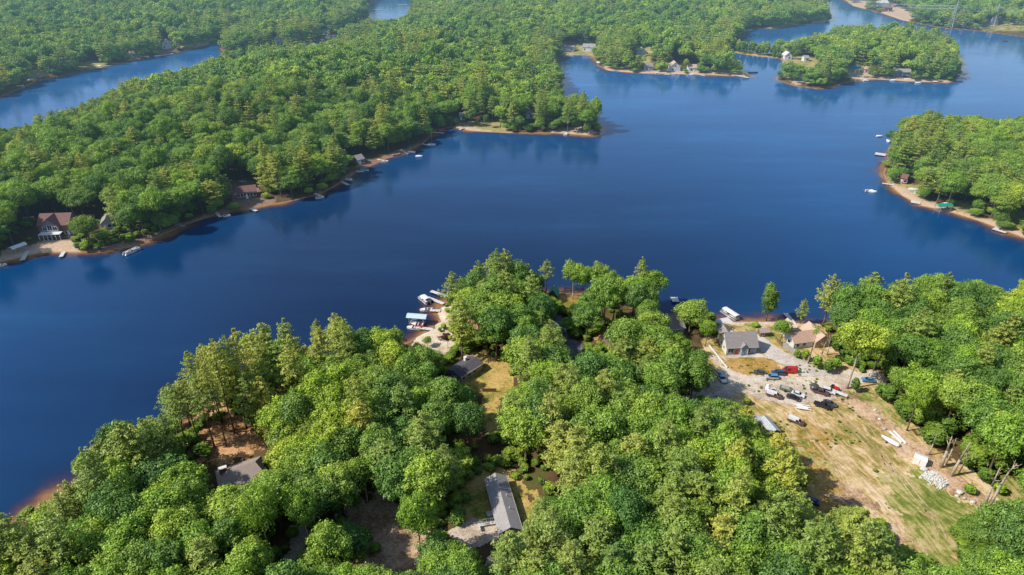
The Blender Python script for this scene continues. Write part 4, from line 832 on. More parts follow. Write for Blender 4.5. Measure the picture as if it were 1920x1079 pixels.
# houses on the far shores: A,B are base corners of the wall that faces the camera
t,L,rf = house('lake_house','reddish roofed house with a big gabled glass front at the far left shore',(77,443),(134,441),9,4.6,3.2,'sidingbrown','shred',sc=1.0,wins=[('f',1.2,1.2,1.2,1.3),('f',3.0,1.2,1.2,1.3),('f',8.6,1.2,1.2,1.3),('f',10.3,1.2,1.2,1.3),('l',3,1.6,1.2,1.2)],doors=[('f',10.9,'white')])
gb = gable_body(6.4,2.0,4.9,3.0,'y').build('front_gable', M['sidingpurple'], t); gb.location = (-.5,-1.6,0)
gr = gable_roof(6.4,6.4,4.9,3.0,'y',.35).build('gable_roof', M['shred'], t); gr.location = (-.5,-1.6,0)
n0 = len(t.children); windows(t,[('f',L/2-2.4,3.8,1.5,1.5),('f',L/2-.5,4.2,1.6,2.2),('f',L/2+1.4,3.8,1.5,1.5),('f',L/2-2.2,1.2,1.6,1.7),('f',L/2-.4,1.2,1.6,1.7),('f',L/2+1.4,1.2,1.6,1.7)],L,9)
for c_ in list(t.children)[n0:]:
    if c_.name.startswith('window'): c_.location.y = -1.64
MB().box((0,-3.2,2.5),(8,2.8,.15)).build('balcony', M['white'], t)
for k in range(6): MB().box((-3.9+k*1.56,-4.5,1.2),(.14,.14,2.6)).build('balcony_post', M['white'], t)
F_ = [
 ('lake_house','grey roofed cottage hidden between pines right of the gabled lake house',(192,432),(214,429),7,2.8,1.8,'sidinggrey','shgrey','y'),
 ('lake_house','brown house with a row of white framed porch windows on the far left shore',(446,375),(482,371),7,3.2,1.8,'sidingbrown','shred','x'),
 ('lake_house','grey cottage among the pines above the rowing boats on the far bank',(672,310),(684,307),6,2.8,1.6,'sidinggrey','shgrey','x'),
 ('lake_house','white gabled cottage among the trees on the middle peninsula',(985,224),(1000,224),6,3,2.2,'sidingwhite','shlight','y'),
 ('lake_house','small pale cottage at the left end of the peninsula beach',(862,226),(872,226),5,2.6,1.4,'sidinggrey','shlight','x'),
 ('lake_house','long low white house, left one of the pair in the small cove',(1055,96),(1075,97),8,3,1.8,'sidingwhite','shgrey','x'),
 ('lake_house','wide white house, right one of the pair in the small cove',(1092,96),(1115,97),9,3.4,2.4,'sidingwhite','shlight','x'),
 ('lake_house','pale tan gable behind the trees above the sandy point, left of the white one',(1172,99),(1184,99),8,3.5,2.6,'sidingtan','shlight','y'),
 ('lake_house','pale blue white gabled house behind the trees above the sandy point',(1195,108),(1212,108),8,3.5,3,'sidingwhite','paleblue','y'),
 ('lake_house','grey house by the water on the sandy point, leftmost in the waterfront row',(1208,133),(1224,133),7,3.4,2,'sidinggrey','shgrey','x'),
 ('lake_house','white steep gabled house in the middle of the waterfront row on the sandy point',(1256,134),(1275,134),8,4,3,'sidingwhite','shtan','y'),
 ('lake_house','white tan roofed house at the right of the waterfront row, sandy point',(1291,135),(1311,135),7,3.2,2,'sidingwhite','shtan','x'),
 ('island_house','white gabled house at the left end of the island',(1471,112),(1484,112),8,3.4,2.6,'sidingwhite','offwhite','y'),
 ('island_house','small white shed roofed cottage behind the dark trees on the left of the island',(1507,116),(1516,116),6,3,1.6,'sidingwhite','shlight','x'),
 ('island_house','low pale cottage on the small green spit of the island',(1497,150),(1511,150),5,2.4,1.2,'sidingtan','shlight','x'),
 ('island_house','house with a blue roof behind the docks in the middle of the island',(1593,138),(1612,138),8,3,2,'sidingtan','teal','x'),
 ('island_house','orange brown house right of the blue roofed one on the island',(1614,137),(1629,138),6,3,1.8,'sidingtan','shpink','x'),
 ('island_house','long pale grey house behind the island beach',(1675,143),(1708,143),8,3,1.8,'sidingblue','shlight','x'),
 ('far_house','white house above the dark channel at the far left',(305,93),(322,92),9,4.5,3,'sidingwhite','shlight','y'),
 ('far_house','white boathouse with dark gable across the channel, near the top left',(515,84),(526,84),8,4.5,3,'sidingwhite','shlight','y'),
 ('far_house','small pale house at the bend of the far channel',(605,66),(615,66),7,3,2,'sidingwhite','shlight','x'),
 ('far_house','grey cottage in the shade at the far left bank of the channel',(22,155),(32,153),7,3,2,'sidinggrey','shgrey','x'),
 ('far_house','cottage with a pale roof by the clearing on the far left bank',(120,128),(132,127),7,3,2,'sidinggrey','shlight','x'),
 ('far_house','orange walled cottage by the far channel',(246,108),(254,107),6,3,1.6,'sidingtan','shpink','x'),
 ('far_house','large pale roofed building at the top right edge',(1645,14),(1665,14),14,5,3,'sidingwhite','offwhite','x'),
 ('far_house','reddish house beside the sand pit at the top right',(1658,22),(1672,22),9,4,2.4,'sidingbrown','shred','x'),
 ('far_house','tan house near the reddish one at the top right bank',(1722,34),(1733,35),8,3.5,2,'sidingtan','shred','x'),
 ('far_house','small white house at the foot of the power line pylon',(1796,50),(1806,51),8,3.5,2,'sidingwhite','shpink','x'),
 ('far_house','small cottage by the far right shore below the field strip',(1818,54),(1828,55),8,3.2,2,'sidingwhite','shlight','x'),
 ('lake_house','dark red cottage in the trees above the skiffs on the right headland',(1687,344),(1697,346),5,2.8,1.4,'c_red','shred','x'),
]
for nm,lb,A,B,W,h,ri,wl,rfm,rd in F_:
    a = P(*A); b = P(*B); L = (b-a).length; wins = []
    n = max(1,int(L/3.2))
    for k in range(n):
        u = (k+.5)*L/n
        if k != n//2 or n == 1: wins.append(('f',u+ (0.9 if n == 1 else 0),1.6,1.3,1.3))
    if nm == 'lake_house' and 'porch' in lb: wins = [('f',L*(k+.5)/6,2.0,1.0,1.5) for k in range(6)]
    if h > 3.3 or (rd == 'y' and ri > 2): wins.append(('f',L/2,h+.2,1.1,1.1))
    gz = float(landz(a.x,a.y)); 
    house(nm,lb,A,B,W,h,ri,wl,rfm,rd,wins=wins,doors=[('f',L/2-(0.8 if n == 1 else 0),'white')],z=GZ,dz=max(0,gz-GZ),sc=1.0)

# ------------------------------------------------------------ vehicles
def rx4(L,W,r,z,fx=(0.2,0.8)): return [(L*(f-.5),s*(W/2-.02),z) for f in fx for s in (-1,1)]
PROFILES = {
 'sedan': (4.6,1.8,[(-2.3,.35),(2.3,.35),(2.3,.72),(2.15,.9),(1.0,.98),(-1.6,1.02),(-2.25,.95)],[(-1.75,1.0),(-1.15,1.42),(.25,1.44),(1.0,.98)]),
 'suv': (4.7,1.9,[(-2.35,.4),(2.35,.4),(2.35,.85),(2.2,1.05),(1.15,1.12),(-2.3,1.12)],[(-2.25,1.1),(-2.0,1.7),(.4,1.74),(1.15,1.1)]),
 'pickup': (5.5,1.95,[(-2.75,.5),(2.75,.5),(2.75,.95),(2.6,1.12),(1.45,1.18),(-2.75,1.12)],[(-.75,1.12),(-.6,1.78),(.75,1.8),(1.45,1.14)]),
 'van': (5.3,2.0,[(-2.65,.4),(2.65,.4),(2.65,.95),(2.3,1.2),(1.9,1.25),(-2.65,1.25)],[(-2.62,1.23),(-2.55,2.15),(1.0,2.2),(1.95,1.23)]),
 'cap': (5.5,1.95,[(-2.75,.5),(2.75,.5),(2.75,.95),(2.6,1.12),(1.45,1.18),(-2.75,1.12)],[(-2.7,1.12),(-2.6,1.85),(.75,1.88),(1.45,1.14)]),
}
def vehicle(kind, name, label, cat, px, py, rz, col, roof=None, group='vehicles parked on the gravel yard', bed=None, s=.76, z=GZ+.17):
    L,W,body,cab = PROFILES[kind]
    t = thing(name, label, cat, P(px,py,z), rz, group, (s,s,s)); KEEPOUT.append((t.location.x,t.location.y,3))
    # body: lower shell pinched a little at the sills
    m = MB(); ys_ = (-W/2,-W/2+.12,W/2-.12,W/2); rings=[]
    for i,y in enumerate(ys_):
        k = .985 if i in (0,3) else 1; dz = -.05 if i in (0,3) else 0
        rings.append([(x*k,y,zz+(dz if zz > .6 else 0)) for x,zz in body])
    m.loft(rings); m.build('body', M[col], t, bevel=.04)
    g = MB(); rings=[]
    solid = kind in ('van','cap')
    for y,k in ((-W/2+.06,0),(-W/2+.22,1),(W/2-.22,1),(W/2-.06,0)):
        rings.append([(x,y if zz < 1.3 else y*(1 if k else .86), zz if (k or zz < 1.3) else zz-.06) for x,zz in cab])
    g.loft(rings); g.build('windows', M['carglass'], t)
    r = MB(); xs = [c[0] for c in cab if c[1] > 1.3]; zt = max(c[1] for c in cab)
    r.box(((xs[0]+xs[1])/2,0,zt+.01),(xs[1]-xs[0]+.05,W-.42,.07)); 
    for sx,(a_,b_) in ((0,(0,1)),(1,(3,2))):
        for sy in (-1,1): r.tube((cab[a_][0],sy*(W/2-.09),cab[a_][1]),(cab[b_][0],sy*(W/2-.2),cab[b_][1]-.02),.05,.05,5)
    r.build('roof', M[roof or col], t)
    if solid:
        x0 = min(c[0] for c in cab); x1 = .1
        b = MB()
        for sy in (-1,1): b.box(((x0+x1)/2+.05,sy*(W/2-.1),(1.2+zt)/2),(x1-x0-.3,.1,zt-1.24))
        b.build('side_panels', M[roof or col], t)
    if kind == 'pickup':
        MB().box((-1.75,0,1.13),(1.8,W-.3,.03)).build('cargo_bed', M[bed or 'c_black'], t)
    for x,y,zz in rx4(L,W,.34,.34,(.18,.81)):
        w = MB().tube((0,-.11,0),(0,.11,0),.35,.35,14).build('wheel', M['rubber'], t); w.location = (x,y,zz)
        MB().tube((0,-.125,0),(0,.125,0),.2,.2,10).build('rim', M['rim'], w)
    for sy in (-1,1):
        MB().box((L/2-.02,sy*W*.36,.75),(.08,.32,.16)).build('headlight', M['lampglass'], t)
        MB().box((-L/2+.02,sy*W*.4,.82),(.08,.18,.2)).build('taillight', M['c_red'], t)
    return t
V = vehicle
V('van','red_van','bright red van parked at the foot of the grey driveway','van',1480,698,R(176),'c_red')
V('suv','parked_car','silver car with a blue reflection painted on its roof, in front of the dark blue one','car',1446,710,R(176),'c_silver','c_sky')  # light blue roof colour stands in for a reflection on silver
V('suv','parked_car','dark blue car between the silver car and the red van','car',1458,702,R(176),'c_blue')
V('sedan','parked_car','dark grey car at the left end of the row beside the red van','car',1424,701,R(160),'c_grey')
V('pickup','utility_truck','white and blue truck in the tree shade at the left edge of the gravel yard','truck',1352,712,R(-80),'c_white','c_sky')
V('cap','camper_van','dark van with a white roof at the near left edge of the gravel yard','van',1451,744,R(-30),'c_tan','c_white')
V('sedan','parked_car','white car parked beside the black one in the middle of the yard','car',1496,742,R(-35),'c_white')
V('sedan','parked_car','black car left of the white one in the middle of the yard','car',1487,748,R(-35),'c_black')
V('pickup','pickup_truck','dark brown pickup left of the white car in the right hand row','pickup truck',1538,738,R(-30),'c_tan')
V('suv','parked_car','white car in the right hand row near the big tree','car',1553,736,R(-30),'c_white')
V('pickup','pickup_truck','black pickup nearest the field, alone with the dark car beside it','pickup truck',1541,763,R(-35),'c_black')
V('sedan','parked_car','dark blue grey car beside the black pickup','car',1555,759,R(-35),'c_grey')
V('cap','pickup_truck','pickup with a white cap standing alone on the field beside the metal roofed shed','pickup truck',1492,793,R(-38),'c_tan','c_white',z=GZ+.05)
V('sedan','parked_car','blue car parked in tree shade right of the big spreading tree','car',1627,715,R(170),'c_sky',group='cars parked away from the yard')
V('suv','parked_car','white car standing on the paved road on the point','car',1043,614,R(100),'c_white',z=GZ+.06,group='cars parked away from the yard')
V('sedan','parked_car','dark blue car in the deep shade at the left edge of the lower field','car',1521,942,R(150),'c_blue',z=GZ+.06,group='cars parked away from the yard')
V('sedan','parked_car','pale car under the trees behind the porch windowed house on the far shore','car',455,342,R(170),'c_white',z=GZ+.1,group='cars parked away from the yard')

# ------------------------------------------------------------ boats and docks
def dock(A, B, w, label, mat='offwhite', name='dock', tee=None, z=.55, group='docks around the lake'):
    a = P(*A,z); b = P(*B,z); d = b-a; L = math.hypot(d.x,d.y)
    t = thing(name, label, 'dock', ((a.x+b.x)/2,(a.y+b.y)/2,0), math.atan2(d.y,d.x), group)
    m = MB(); n = max(2,int(L/2.4))
    for k in range(n): m.box((-L/2+(k+.5)*L/n,0,z),(L/n-.04,w,.14))
    if tee: m.box((-L/2+w/2,tee/2-(w/2) if tee > 0 else tee/2+w/2,z+.003),(w,abs(tee),.14))
    m.build('deck', M[mat], t)
    n = min(n,6)
    for k in range(n+1):
        for s in (-1,1): MB().tube((-L/2+k*L/n*.98+.05,s*w/2,-1.6),(-L/2+k*L/n*.98+.05,s*w/2,z+.35),.05,.05,6).build('post', M['steel'], t)
    return t
def pontoon(px, py, rz, label, canopy=None, s=.86, group='pontoon boats', fence='alu', L=6.6):
    t = thing('pontoon_boat', label, 'boat', P(px,py,0), rz, group, (s,s,s)); W=2.5
    for sy in (-.85,.85):
        m = MB(); m.path([(-L/2,sy,.12),(L/2-.9,sy,.12),(L/2,sy,.32)],[.32,.32,.08],10); m.build('float', M['alu'], t, True)
    MB().box((0,0,.52),(L-.5,W,.1)).build('deck', M['offwhite'], t)
    f = MB()
    for sy in (-1,1): f.box((.1,sy*(W/2-.05),.9),(L-1.0,.05,.6))
    f.box((L/2-.5,0,.9),(.05,W,.6)); f.box((-L/2+.4,0,.9),(.05,W,.6)); f.build('fence', M[fence], t)
    se = MB(); se.box((1.6,.75,.75),(2.2,.6,.4)).box((1.6,-.75,.75),(2.2,.6,.4)).box((-1.8,.75,.75),(1.6,.6,.4)).box((1.6,1.0,1.05),(2.2,.12,.3)).box((1.6,-1.0,1.05),(2.2,.12,.3)); se.build('seats', M['white'], t)
    MB().box((-.4,-.7,.95),(.6,.7,.8)).build('console', M['c_grey'], t)
    MB().box((-L/2+.05,0,.55),(.4,.4,.9)).build('outboard_motor', M['c_black'], t)
    if canopy:
        c = MB(); n=7; r0=[];r1=[]
        for k in range(n): 
            a = -1+2*k/(n-1); r0.append((-L/2+.9,a*1.2,2.3-.22*a*a)); r1.append((L/2-1.9 if canopy != 'full' else L/2-.4,a*1.2,2.3-.22*a*a))
        m2 = [(x,y,z-.06) for x,y,z in r0[::-1]]; m3 = [(x,y,z-.06) for x,y,z in r1[::-1]]
        c.loft([r0+m2, r1+m3]); c.build('canopy', M['white'], t)
        q = MB()
        for x in (r0[0][0]+.1, r1[0][0]-.1):
            for sy in (-1,1): q.tube((x*.8,sy*1.15,.6),(x,sy*1.15,2.1),.03,.03,5)
        q.build('canopy_frame', M['alu'], t)
    return t
def motorboat(px, py, rz, label, hull='white', cover=None, L=5.2, s=.86, z=0.0, group='small motor boats and rowing boats', cat='boat', outboard=True):
    t = thing('motor_boat', label, cat, P(px,py,z), rz, group, (s,s,s)); rings=[]
    for f in (0,.25,.5,.7,.85,.95,1.0):
        x = -L/2+L*f; w = 1.0*(1-max(0,(f-.45)/.55)**2.2)+.02; k = -.3*(1-f**3)
        rings.append([(x,-w,.72+.12*f),(x,-w*.86,.15+k*.3),(x,0,k),(x,w*.86,.15+k*.3),(x,w,.72+.12*f)])
    m = MB(); n=5; vs=[p for r in rings for p in r]; fs=[]
    for i in range(len(rings)-1):
        for k in range(n-1): fs.append((i*n+k,(i+1)*n+k,(i+1)*n+k+1,i*n+k+1))
    fs.append((0,1,2,3,4)); m.add(vs,fs)
    m.build('hull', M[hull], t)
    d = MB(); ins = [(-L/2+.05,.62),(-L/2+L*.5,.62),(L/2-L*.22,.7)]
    if cover: 
        q=[]
        for f in (0,.25,.5,.75,1.0):
            x = -L/2+L*f; w = 1.0*(1-max(0,(f-.45)/.55)**2.2)+.03; hh = .35*math.sin(min(1,f*1.2+.15)*2.4)
            q.append([(x,-w,.74+.12*f),(x,-w*.4,.78+.12*f+hh),(x,w*.4,.78+.12*f+hh),(x,w,.74+.12*f)])
        d.loft(q); d.build('cover', M[cover], t)
    else:
        q=[]
        for f,w in ((.02,.9),(.3,.9),(.58,.82)): q.append([(-L/2+L*f,-w,.5),(-L/2+L*f,w,.5),(-L/2+L*f,w,.56),(-L/2+L*f,-w,.56)])
        d.loft(q); d.build('floor', M['c_grey'], t)
        b = MB(); q=[]
        for f in (.6,.75,.9,.99):
            w = 1.0*(1-max(0,(f-.45)/.55)**2.2); q.append([(-L/2+L*f,-w,.78+.1*f),(-L/2+L*f,w,.78+.1*f),(-L/2+L*f,w*.9,.84+.1*f),(-L/2+L*f,-w*.9,.84+.1*f)])
        b.loft(q); b.build('foredeck', M['white'], t)
        MB().box((L*.09,0,1.0),(.06,1.5,.38),ry=-.5).build('windscreen', M['carglass'], t)
        se = MB(); se.box((-.3,.45,.7),(.5,.5,.5)).box((-.3,-.45,.7),(.5,.5,.5)).box((-1.9,0,.68),(.5,1.5,.35)); se.build('seats', M['offwhite'], t)
    if outboard: MB().box((-L/2-.2,0,.55),(.35,.35,1.0)).build('outboard_motor', M['c_black'], t)
    return t
def boat_lift(px, py, rz, label, can, L=7.0, W=3.2, boat=None, name='boat_lift', rim='steel'):
    t = thing(name, label, 'boat lift', P(px,py,0), rz, 'covered boat lifts')
    c = MB(); n=7; r0=[];r1=[]
    for k in range(n): 
        a=-1+2*k/(n-1); zz = 3.5-.7*abs(a)**1.3; r0.append((-L/2,a*W/2,zz)); r1.append((L/2,a*W/2,zz))
    c.loft([r0+[(x,y,z-.08) for x,y,z in r0[::-1]], r1+[(x,y,z-.08) for x,y,z in r1[::-1]]]); c.build('canopy', M[can], t)
    for sx in (-1,1):
        for sy in (-1,1): MB().tube((sx*L*.36,sy*(W/2-.1),-1.5),(sx*L*.36,sy*(W/2-.1),2.8),.09,.09,6).build('post', M[rim], t)
    b = MB()
    for sy in (-1,1): b.box((0,sy*(W/2-.1),.5),(L*.72,.12,.16)).box((0,sy*.5,.35),(L*.8,.25,.18))
    for sx in (-1,1): b.box((sx*L*.36,0,.3),(.14,W-.1,.14))
    b.build('cradle', M[rim], t); return t
# near docks
dock((808,546),(838,556),1.3,'upper white dock on the left shore of the point')
dock((802,558),(832,570),1.3,'white dock that the canopied pontoon boat is tied to')
dock((806,582),(826,583),1.3,'short white dock ending at the round sandy hollow')
dock((770,613),(812,618),1.3,'white dock under the pale blue boat lift',)
dock((1350,598),(1366,612),5.5,'wide white dock beside the large white pontoon boat','offwhite')
dock((1473,588),(1492,611),1.4,'white dock slanting out from the shore near the tan roofed house')
dock((1259,562),(1272,562),3.0,'small white dock platform above the spreading tree on the point')
pontoon(796,565,R(128),'pontoon boat with a pale half canopy tied beside the docks of the point',canopy='half')
motorboat(800,583,R(185),'white motor boat moored at the short dock of the point')
boat_lift(783,607,R(-8),'boat lift with a pale blue roof beside the beach','paleblue',L=6.4,W=3.0)
motorboat(783,611,R(172),'red hulled boat hanging under the pale blue lift roof',hull='c_red',z=.5,L=5,outboard=False)
motorboat(776,617,R(172),'white boat below the pale blue lift roof, on the near side of the dock')
pontoon(1368,593,R(-62),'big pontoon boat with a full white canopy behind the cape house',canopy='full',L=8.2)
for k,(x,y,rz,lb) in enumerate(((1358,1,0,''),)): pass
# far left shore
dock((52,471),(42,488),1.6,'white dock beside the boat lift at the far left beach')
boat_lift(38,474,R(60),'boat lift with a white top at the far left beach','white',L=5.5,W=3)
pontoon(248,473,R(62),'long pontoon boat moored off the far left shore',canopy=None,L=8.0)
dock((404,398),(413,407),1.3,'thin pale dock slanting from the shaded far bank')
dock((327,419),(344,425),1.3,'short grey dock in the shade of the pines on the far bank','greywood')
motorboat(4,499,R(20),'small white boat at the left edge of the far beach',L=4)
motorboat(426,406,R(10),'tiny pale boat beside the thin slanting dock',L=3.5)
motorboat(684,320,R(-12),'boat with a blue cover moored under the pines on the far bank',cover='teal')
dock((668,322),(682,322),1.2,'thin dock next to the blue covered boat')
motorboat(722,304,R(-20),'grey open boat right of the blue covered one on the far bank',hull='offwhite',L=5)
dock((708,299),(722,302),1.2,'short dock next to the grey open boat')
motorboat(786,295,R(0),'small white raft boat floating off the bend of the far bank',L=4.4,cover='white')
motorboat(772,287,R(-15),'white covered boat beached at the bend of the far bank',cover='white',L=5)
t = motorboat(809,273,R(0),'sailing boat with a bare mast at the bend of the far bank',cover='paleblue',L=5.5,group='sailing boats'); MB().tube((.4,0,.8),(.4,0,8.5),.06,.03,6).build('mast', M['alu'], t); MB().tube((.4,0,1.6),(-2.2,0,1.7),.04,.04,6).build('boom', M['alu'], t); t['category']='sailboat'; t.name='sailing_boat'
dock((792,270),(805,273),1.2,'dock beside the sailing boat')
dock((808,248),(832,250),1.4,'thin dock in the shade at the left of the peninsula')
motorboat(830,247,R(0),'dark red boat at the end of the shaded dock',hull='c_red',cover='c_red',L=4.5)
for i,(x,y) in enumerate(((862,241),(867,239))): dock((x,y+3),(x+6,y-2),1.2,['left of the two small docks at the peninsula beach','right of the two small docks at the peninsula beach'][i])
motorboat(1062,253,R(60),'small white boat at the tip of the peninsula',L=4.5,cover='white')
dock((735,291),(750,288),1.2,'pale dock close to the bank, left of the bend','greywood')
for A_,B_,lb in (((470,391),(481,396),'pale dock right of the porch windowed house'),((590,363),(604,369),'pale dock where the far bank turns up'),((640,341),(653,347),'pale dock left of the blue covered boat'),((120,472),(114,482),'short pale dock at the right end of the far left beach'),((755,284),(766,289),'pale dock at the bend, beside the beached white boat')):
    dock(A_,B_,1.4,lb)
motorboat(600,372,R(15),'small pale boat at the dock where the far bank turns up',L=4.5)
motorboat(655,338,R(-20),'white rowing boat pulled up on the shaded far bank',L=4,z=GZ,outboard=False)
# cove and sandy point
for x,y,lb in ((1072,104,'white boat left in front of the two cove houses'),(1092,104,'white boat right in front of the two cove houses'),(1156,134,'white boat at the left end of the sandy point'),(1233,138,'tiny white boat in front of the grey waterfront house'),(1264,140,'white boat in front of the steep gabled waterfront house'),(1297,141,'white boat at the right of the waterfront row')):
    motorboat(x,y,R(random.uniform(-30,30)),lb,cover='white' if x%2 else None,L=5.5)
boat_lift(1125,124,R(-10),'boat lift with a white roof at the left tip of the sandy point','white',L=6)
dock((1378,141),(1404,146),4.0,'low pale jetty at the right tip of the sandy point','wood')
motorboat(1412,137,R(0),'dark barge like boat off the tip of the sandy point',hull='c_grey',cover='c_grey',L=9)
dock((1245,140),(1256,140),1.3,'dock in front of the waterfront row on the sandy point')
dock((1312,140),(1322,143),1.3,'dock at the right end of the waterfront row')
# island
dock((1612,147),(1628,152),1.6,'white dock at the middle of the island shore',tee=6)
dock((1783,128),(1800,130),1.6,'upper thin dock on the right end of the island','greywood')
boat_lift(1800,147,R(0),'square roofed floating boathouse off the right end of the island','shbrown',L=9,W=7)
for x,y,lb in ((1674,152,'white boat left along the island beach'),(1700,150,'white boat in the middle of the island beach'),(1721,157,'white boat off the right part of the island beach'),(1622,152,'white boat at the T shaped island dock')):
    motorboat(x,y,R(random.uniform(-30,30)),lb,L=5.5,cover='white')
motorboat(1754,155,R(0),'red and white boat at the right of the island beach',hull='c_red',cover='white',L=6)
motorboat(1604,70,R(0),'distant dark fishing boat by the far bank',hull='c_grey',cover='c_grey',L=5)
motorboat(1885,78,R(0),'tiny dark boat alone on the far right water',hull='c_grey',cover='c_grey',L=6)
# right headland
motorboat(1648,257,R(0),'white boat floating off the left end of the right headland',L=4.5,cover='white')
dock((1641,288),(1661,291),4.0,'white swimming platform left of the right headland')
motorboat(1629,359,R(0),'left boat of the two rafted together off the right headland',L=4.6)
motorboat(1636,361,R(-30),'right boat of the two rafted together off the right headland',L=4,cover='white')
dock((1654,344),(1677,347),1.3,'thin dock at the left shore of the right headland')
dock((1708,378),(1726,381),3.0,'short wide float with a boat at the right headland beach')
boat_lift(1766,396,R(10),'boat lift with a green canopy at the right headland','green',L=7,W=3.6)
dock((1864,431),(1884,420),1.6,'L shaped white dock at the right edge of the headland',tee=-5)
motorboat(1776,384,R(0),'white boat pulled up behind the green boat lift',L=4.6,z=GZ,cover='white')
motorboat(1712,357,R(-30),'white skiff lying on the sand of the right headland',L=5,z=GZ,cover='offwhite',outboard=False)
motorboat(1722,364,R(-30),'second skiff lying on the sand, nearer the float',L=4.4,z=GZ,cover='paleblue',outboard=False)
motorboat(1665,266,R(90),'white boat half hidden behind the headland trees',L=4.5,cover='white')
# far left channel
for x,y,lb in ((38,163,'white boat lowest on the far left bank'),(60,151,'white boat by the orange beach of the far channel'),(187,125,'white boat below the clearing on the far channel bank'),(275,108,'white boat at the middle of the far channel bank'),(296,106,'pair boat left of the white channel house dock'),(372,82,'pale boat at the upper far channel bank')):
    motorboat(x,y,R(random.uniform(-20,40)),lb,L=6,cover='white')
dock((300,105),(324,101),2.0,'long dock below the white channel house')
dock((696,18),(718,18),2.0,'dock in the pond at the top')
dock((745,9),(764,9),2.0,'second dock in the pond at the top, farther right')
dock((608,70),(618,69),2.0,'dock below the small house at the channel bend')
dock((1393,58),(1410,56),4.0,'pale float in the lagoon at the top right')
motorboat(1440,48,R(0),'white boat moored in the lagoon near the top',L=6,cover='white')

# ------------------------------------------------------------ things on the gravel yard and the field
t = thing('trailered_boat','white wrapped boat on a trailer at the right edge of the field','boat',P(1668,830,GZ+.05),R(-52),None,(.74,.74,.74)); KEEPOUT.append((t.location.x,t.location.y,4))
m = MB(); rings=[]
for f in (0,.12,.3,.55,.8,.93,1):
    w = 1.15*math.sin(math.pi*(0.12+.88*(1-f))**.8)*.98+.06; hh = .9+.5*math.sin(math.pi*min(1,f+.1)); x = -3+6*f
    rings.append([(x,w*math.cos(a),.75+(hh*.55 if math.sin(a) > 0 else .35)*math.sin(a)) for a in [2*math.pi*k/12 for k in range(12)]])
m.loft(rings); m.build('wrapped_hull', M['white'], t, True)
tr = MB(); tr.box((0,.6,.42),(5.4,.1,.12)).box((0,-.6,.42),(5.4,.1,.12)).box((-.6,0,.38),(.1,2.2,.1)).box((3.4,0,.4),(1.6,.1,.1)); tr.build('trailer', M['steel'], t)
for s in (-1,1): w = MB().tube((0,-.1,0),(0,.1,0),.32,.32,12).build('wheel', M['rubber'], t); w.location = (-.6,s*1.2,.32)
for i,(a,b,lb) in enumerate((((1667,811),(1690,832),'left of the two long white beams beside the wrapped boat'),((1675,810),(1698,834),'right of the two long white beams beside the wrapped boat'))):
    p = P(*a,GZ); q = P(*b,GZ); d = q-p; o = MB().box((0,0,.35),(d.length,.36,.4)).build('white_beam', M['white'], None, bevel=.06); o.location = (p+q)/2; o.rotation_euler = (0,0,math.atan2(d.y,d.x)); tag(o,lb,'beam','white beams by the trailered boat')
t = thing('storage_box','white storage tent box standing between the wrapped boat and the white rocks','storage box',P(1722,873,GZ+.05),R(-38),None,(.85,.85,.85)); KEEPOUT.append((t.location.x,t.location.y,3))
MB().box((0,1.2,1.05),(3.2,2.5,2.1)).build('side_panel', M['white'], t)
mm = MB(); mm.add([(-1.7,-.15,2.1),(1.7,-.15,2.1),(1.7,2.55,2.1),(-1.7,2.55,2.1),(-1.5,1.2,2.5),(1.5,1.2,2.5)],[(0,1,5,4),(1,2,5),(2,3,4,5),(3,0,4),(3,2,1,0)]); mm.build('top', M['white'], t)
MB().box((.0,-.07,1.0),(.06,.03,1.9)).build('zip', M['c_grey'], t)
# rock pile: one heap nobody could count
m = MB(); rk = random.Random(3)
ax = P(1736,888); bx = P(1772,913)
for k in range(800):
    u = rk.random(); v = rk.gauss(0,.85); c = ax.lerp(bx,u); n = (bx-ax).normalized(); c = c+Vector((-n.y,n.x,0))*v*1.15; hh = max(0,.7-abs(v)*.45)*rk.random()
    s = rk.uniform(.07,.24); ring=[]
    m.box((c.x,c.y,GZ+.1+hh),(s*2*rk.uniform(.7,1.2),s*1.5,s*1.2),rk.random()*3,rk.random()*3,rk.random()*3,rk.uniform(.5,.9))
o = m.build('rock_pile', M['offwhite']); tag(o,'heap of broken white stones at the right side of the field','rock pile',None,'stuff')
def boulder(px,py,s,lb,mat='offwhite'):
    m = MB(); rr = random.Random(px); rings=[]
    for f in (-.9,-.5,0,.5,.9):
        k = math.sqrt(1-f*f); rings.append([(s*k*math.cos(a)*rr.uniform(.8,1.15),s*.8*k*math.sin(a)*rr.uniform(.8,1.15),s*.6*f+s*.35) for a in [2*math.pi*j/9 for j in range(9)]])
    m.loft(rings); o = m.build('boulder', M[mat]); o.location = P(px,py,GZ+.1); tag(o,lb,'boulder','boulders along the field edge')
boulder(1732,882,.9,'pale rounded boulder between the white box and the rock pile'); boulder(1799,925,.8,'white boulder below the rock pile'); boulder(1794,931,.5,'small white rock left of the lower boulder'); boulder(1824,943,.6,'pale rock nearest the V shaped dead trunks'); boulder(1808,935,.45,'dark rock between the lower boulder and the V trunks','concrete'); boulder(1640,770,.4,'small stone on the dirt strip above the wrapped boat'); boulder(1649,787,.5,'stone beside the bare patch at the right of the field'); boulder(1658,805,.6,'dark box like stone near the trailer','concrete')
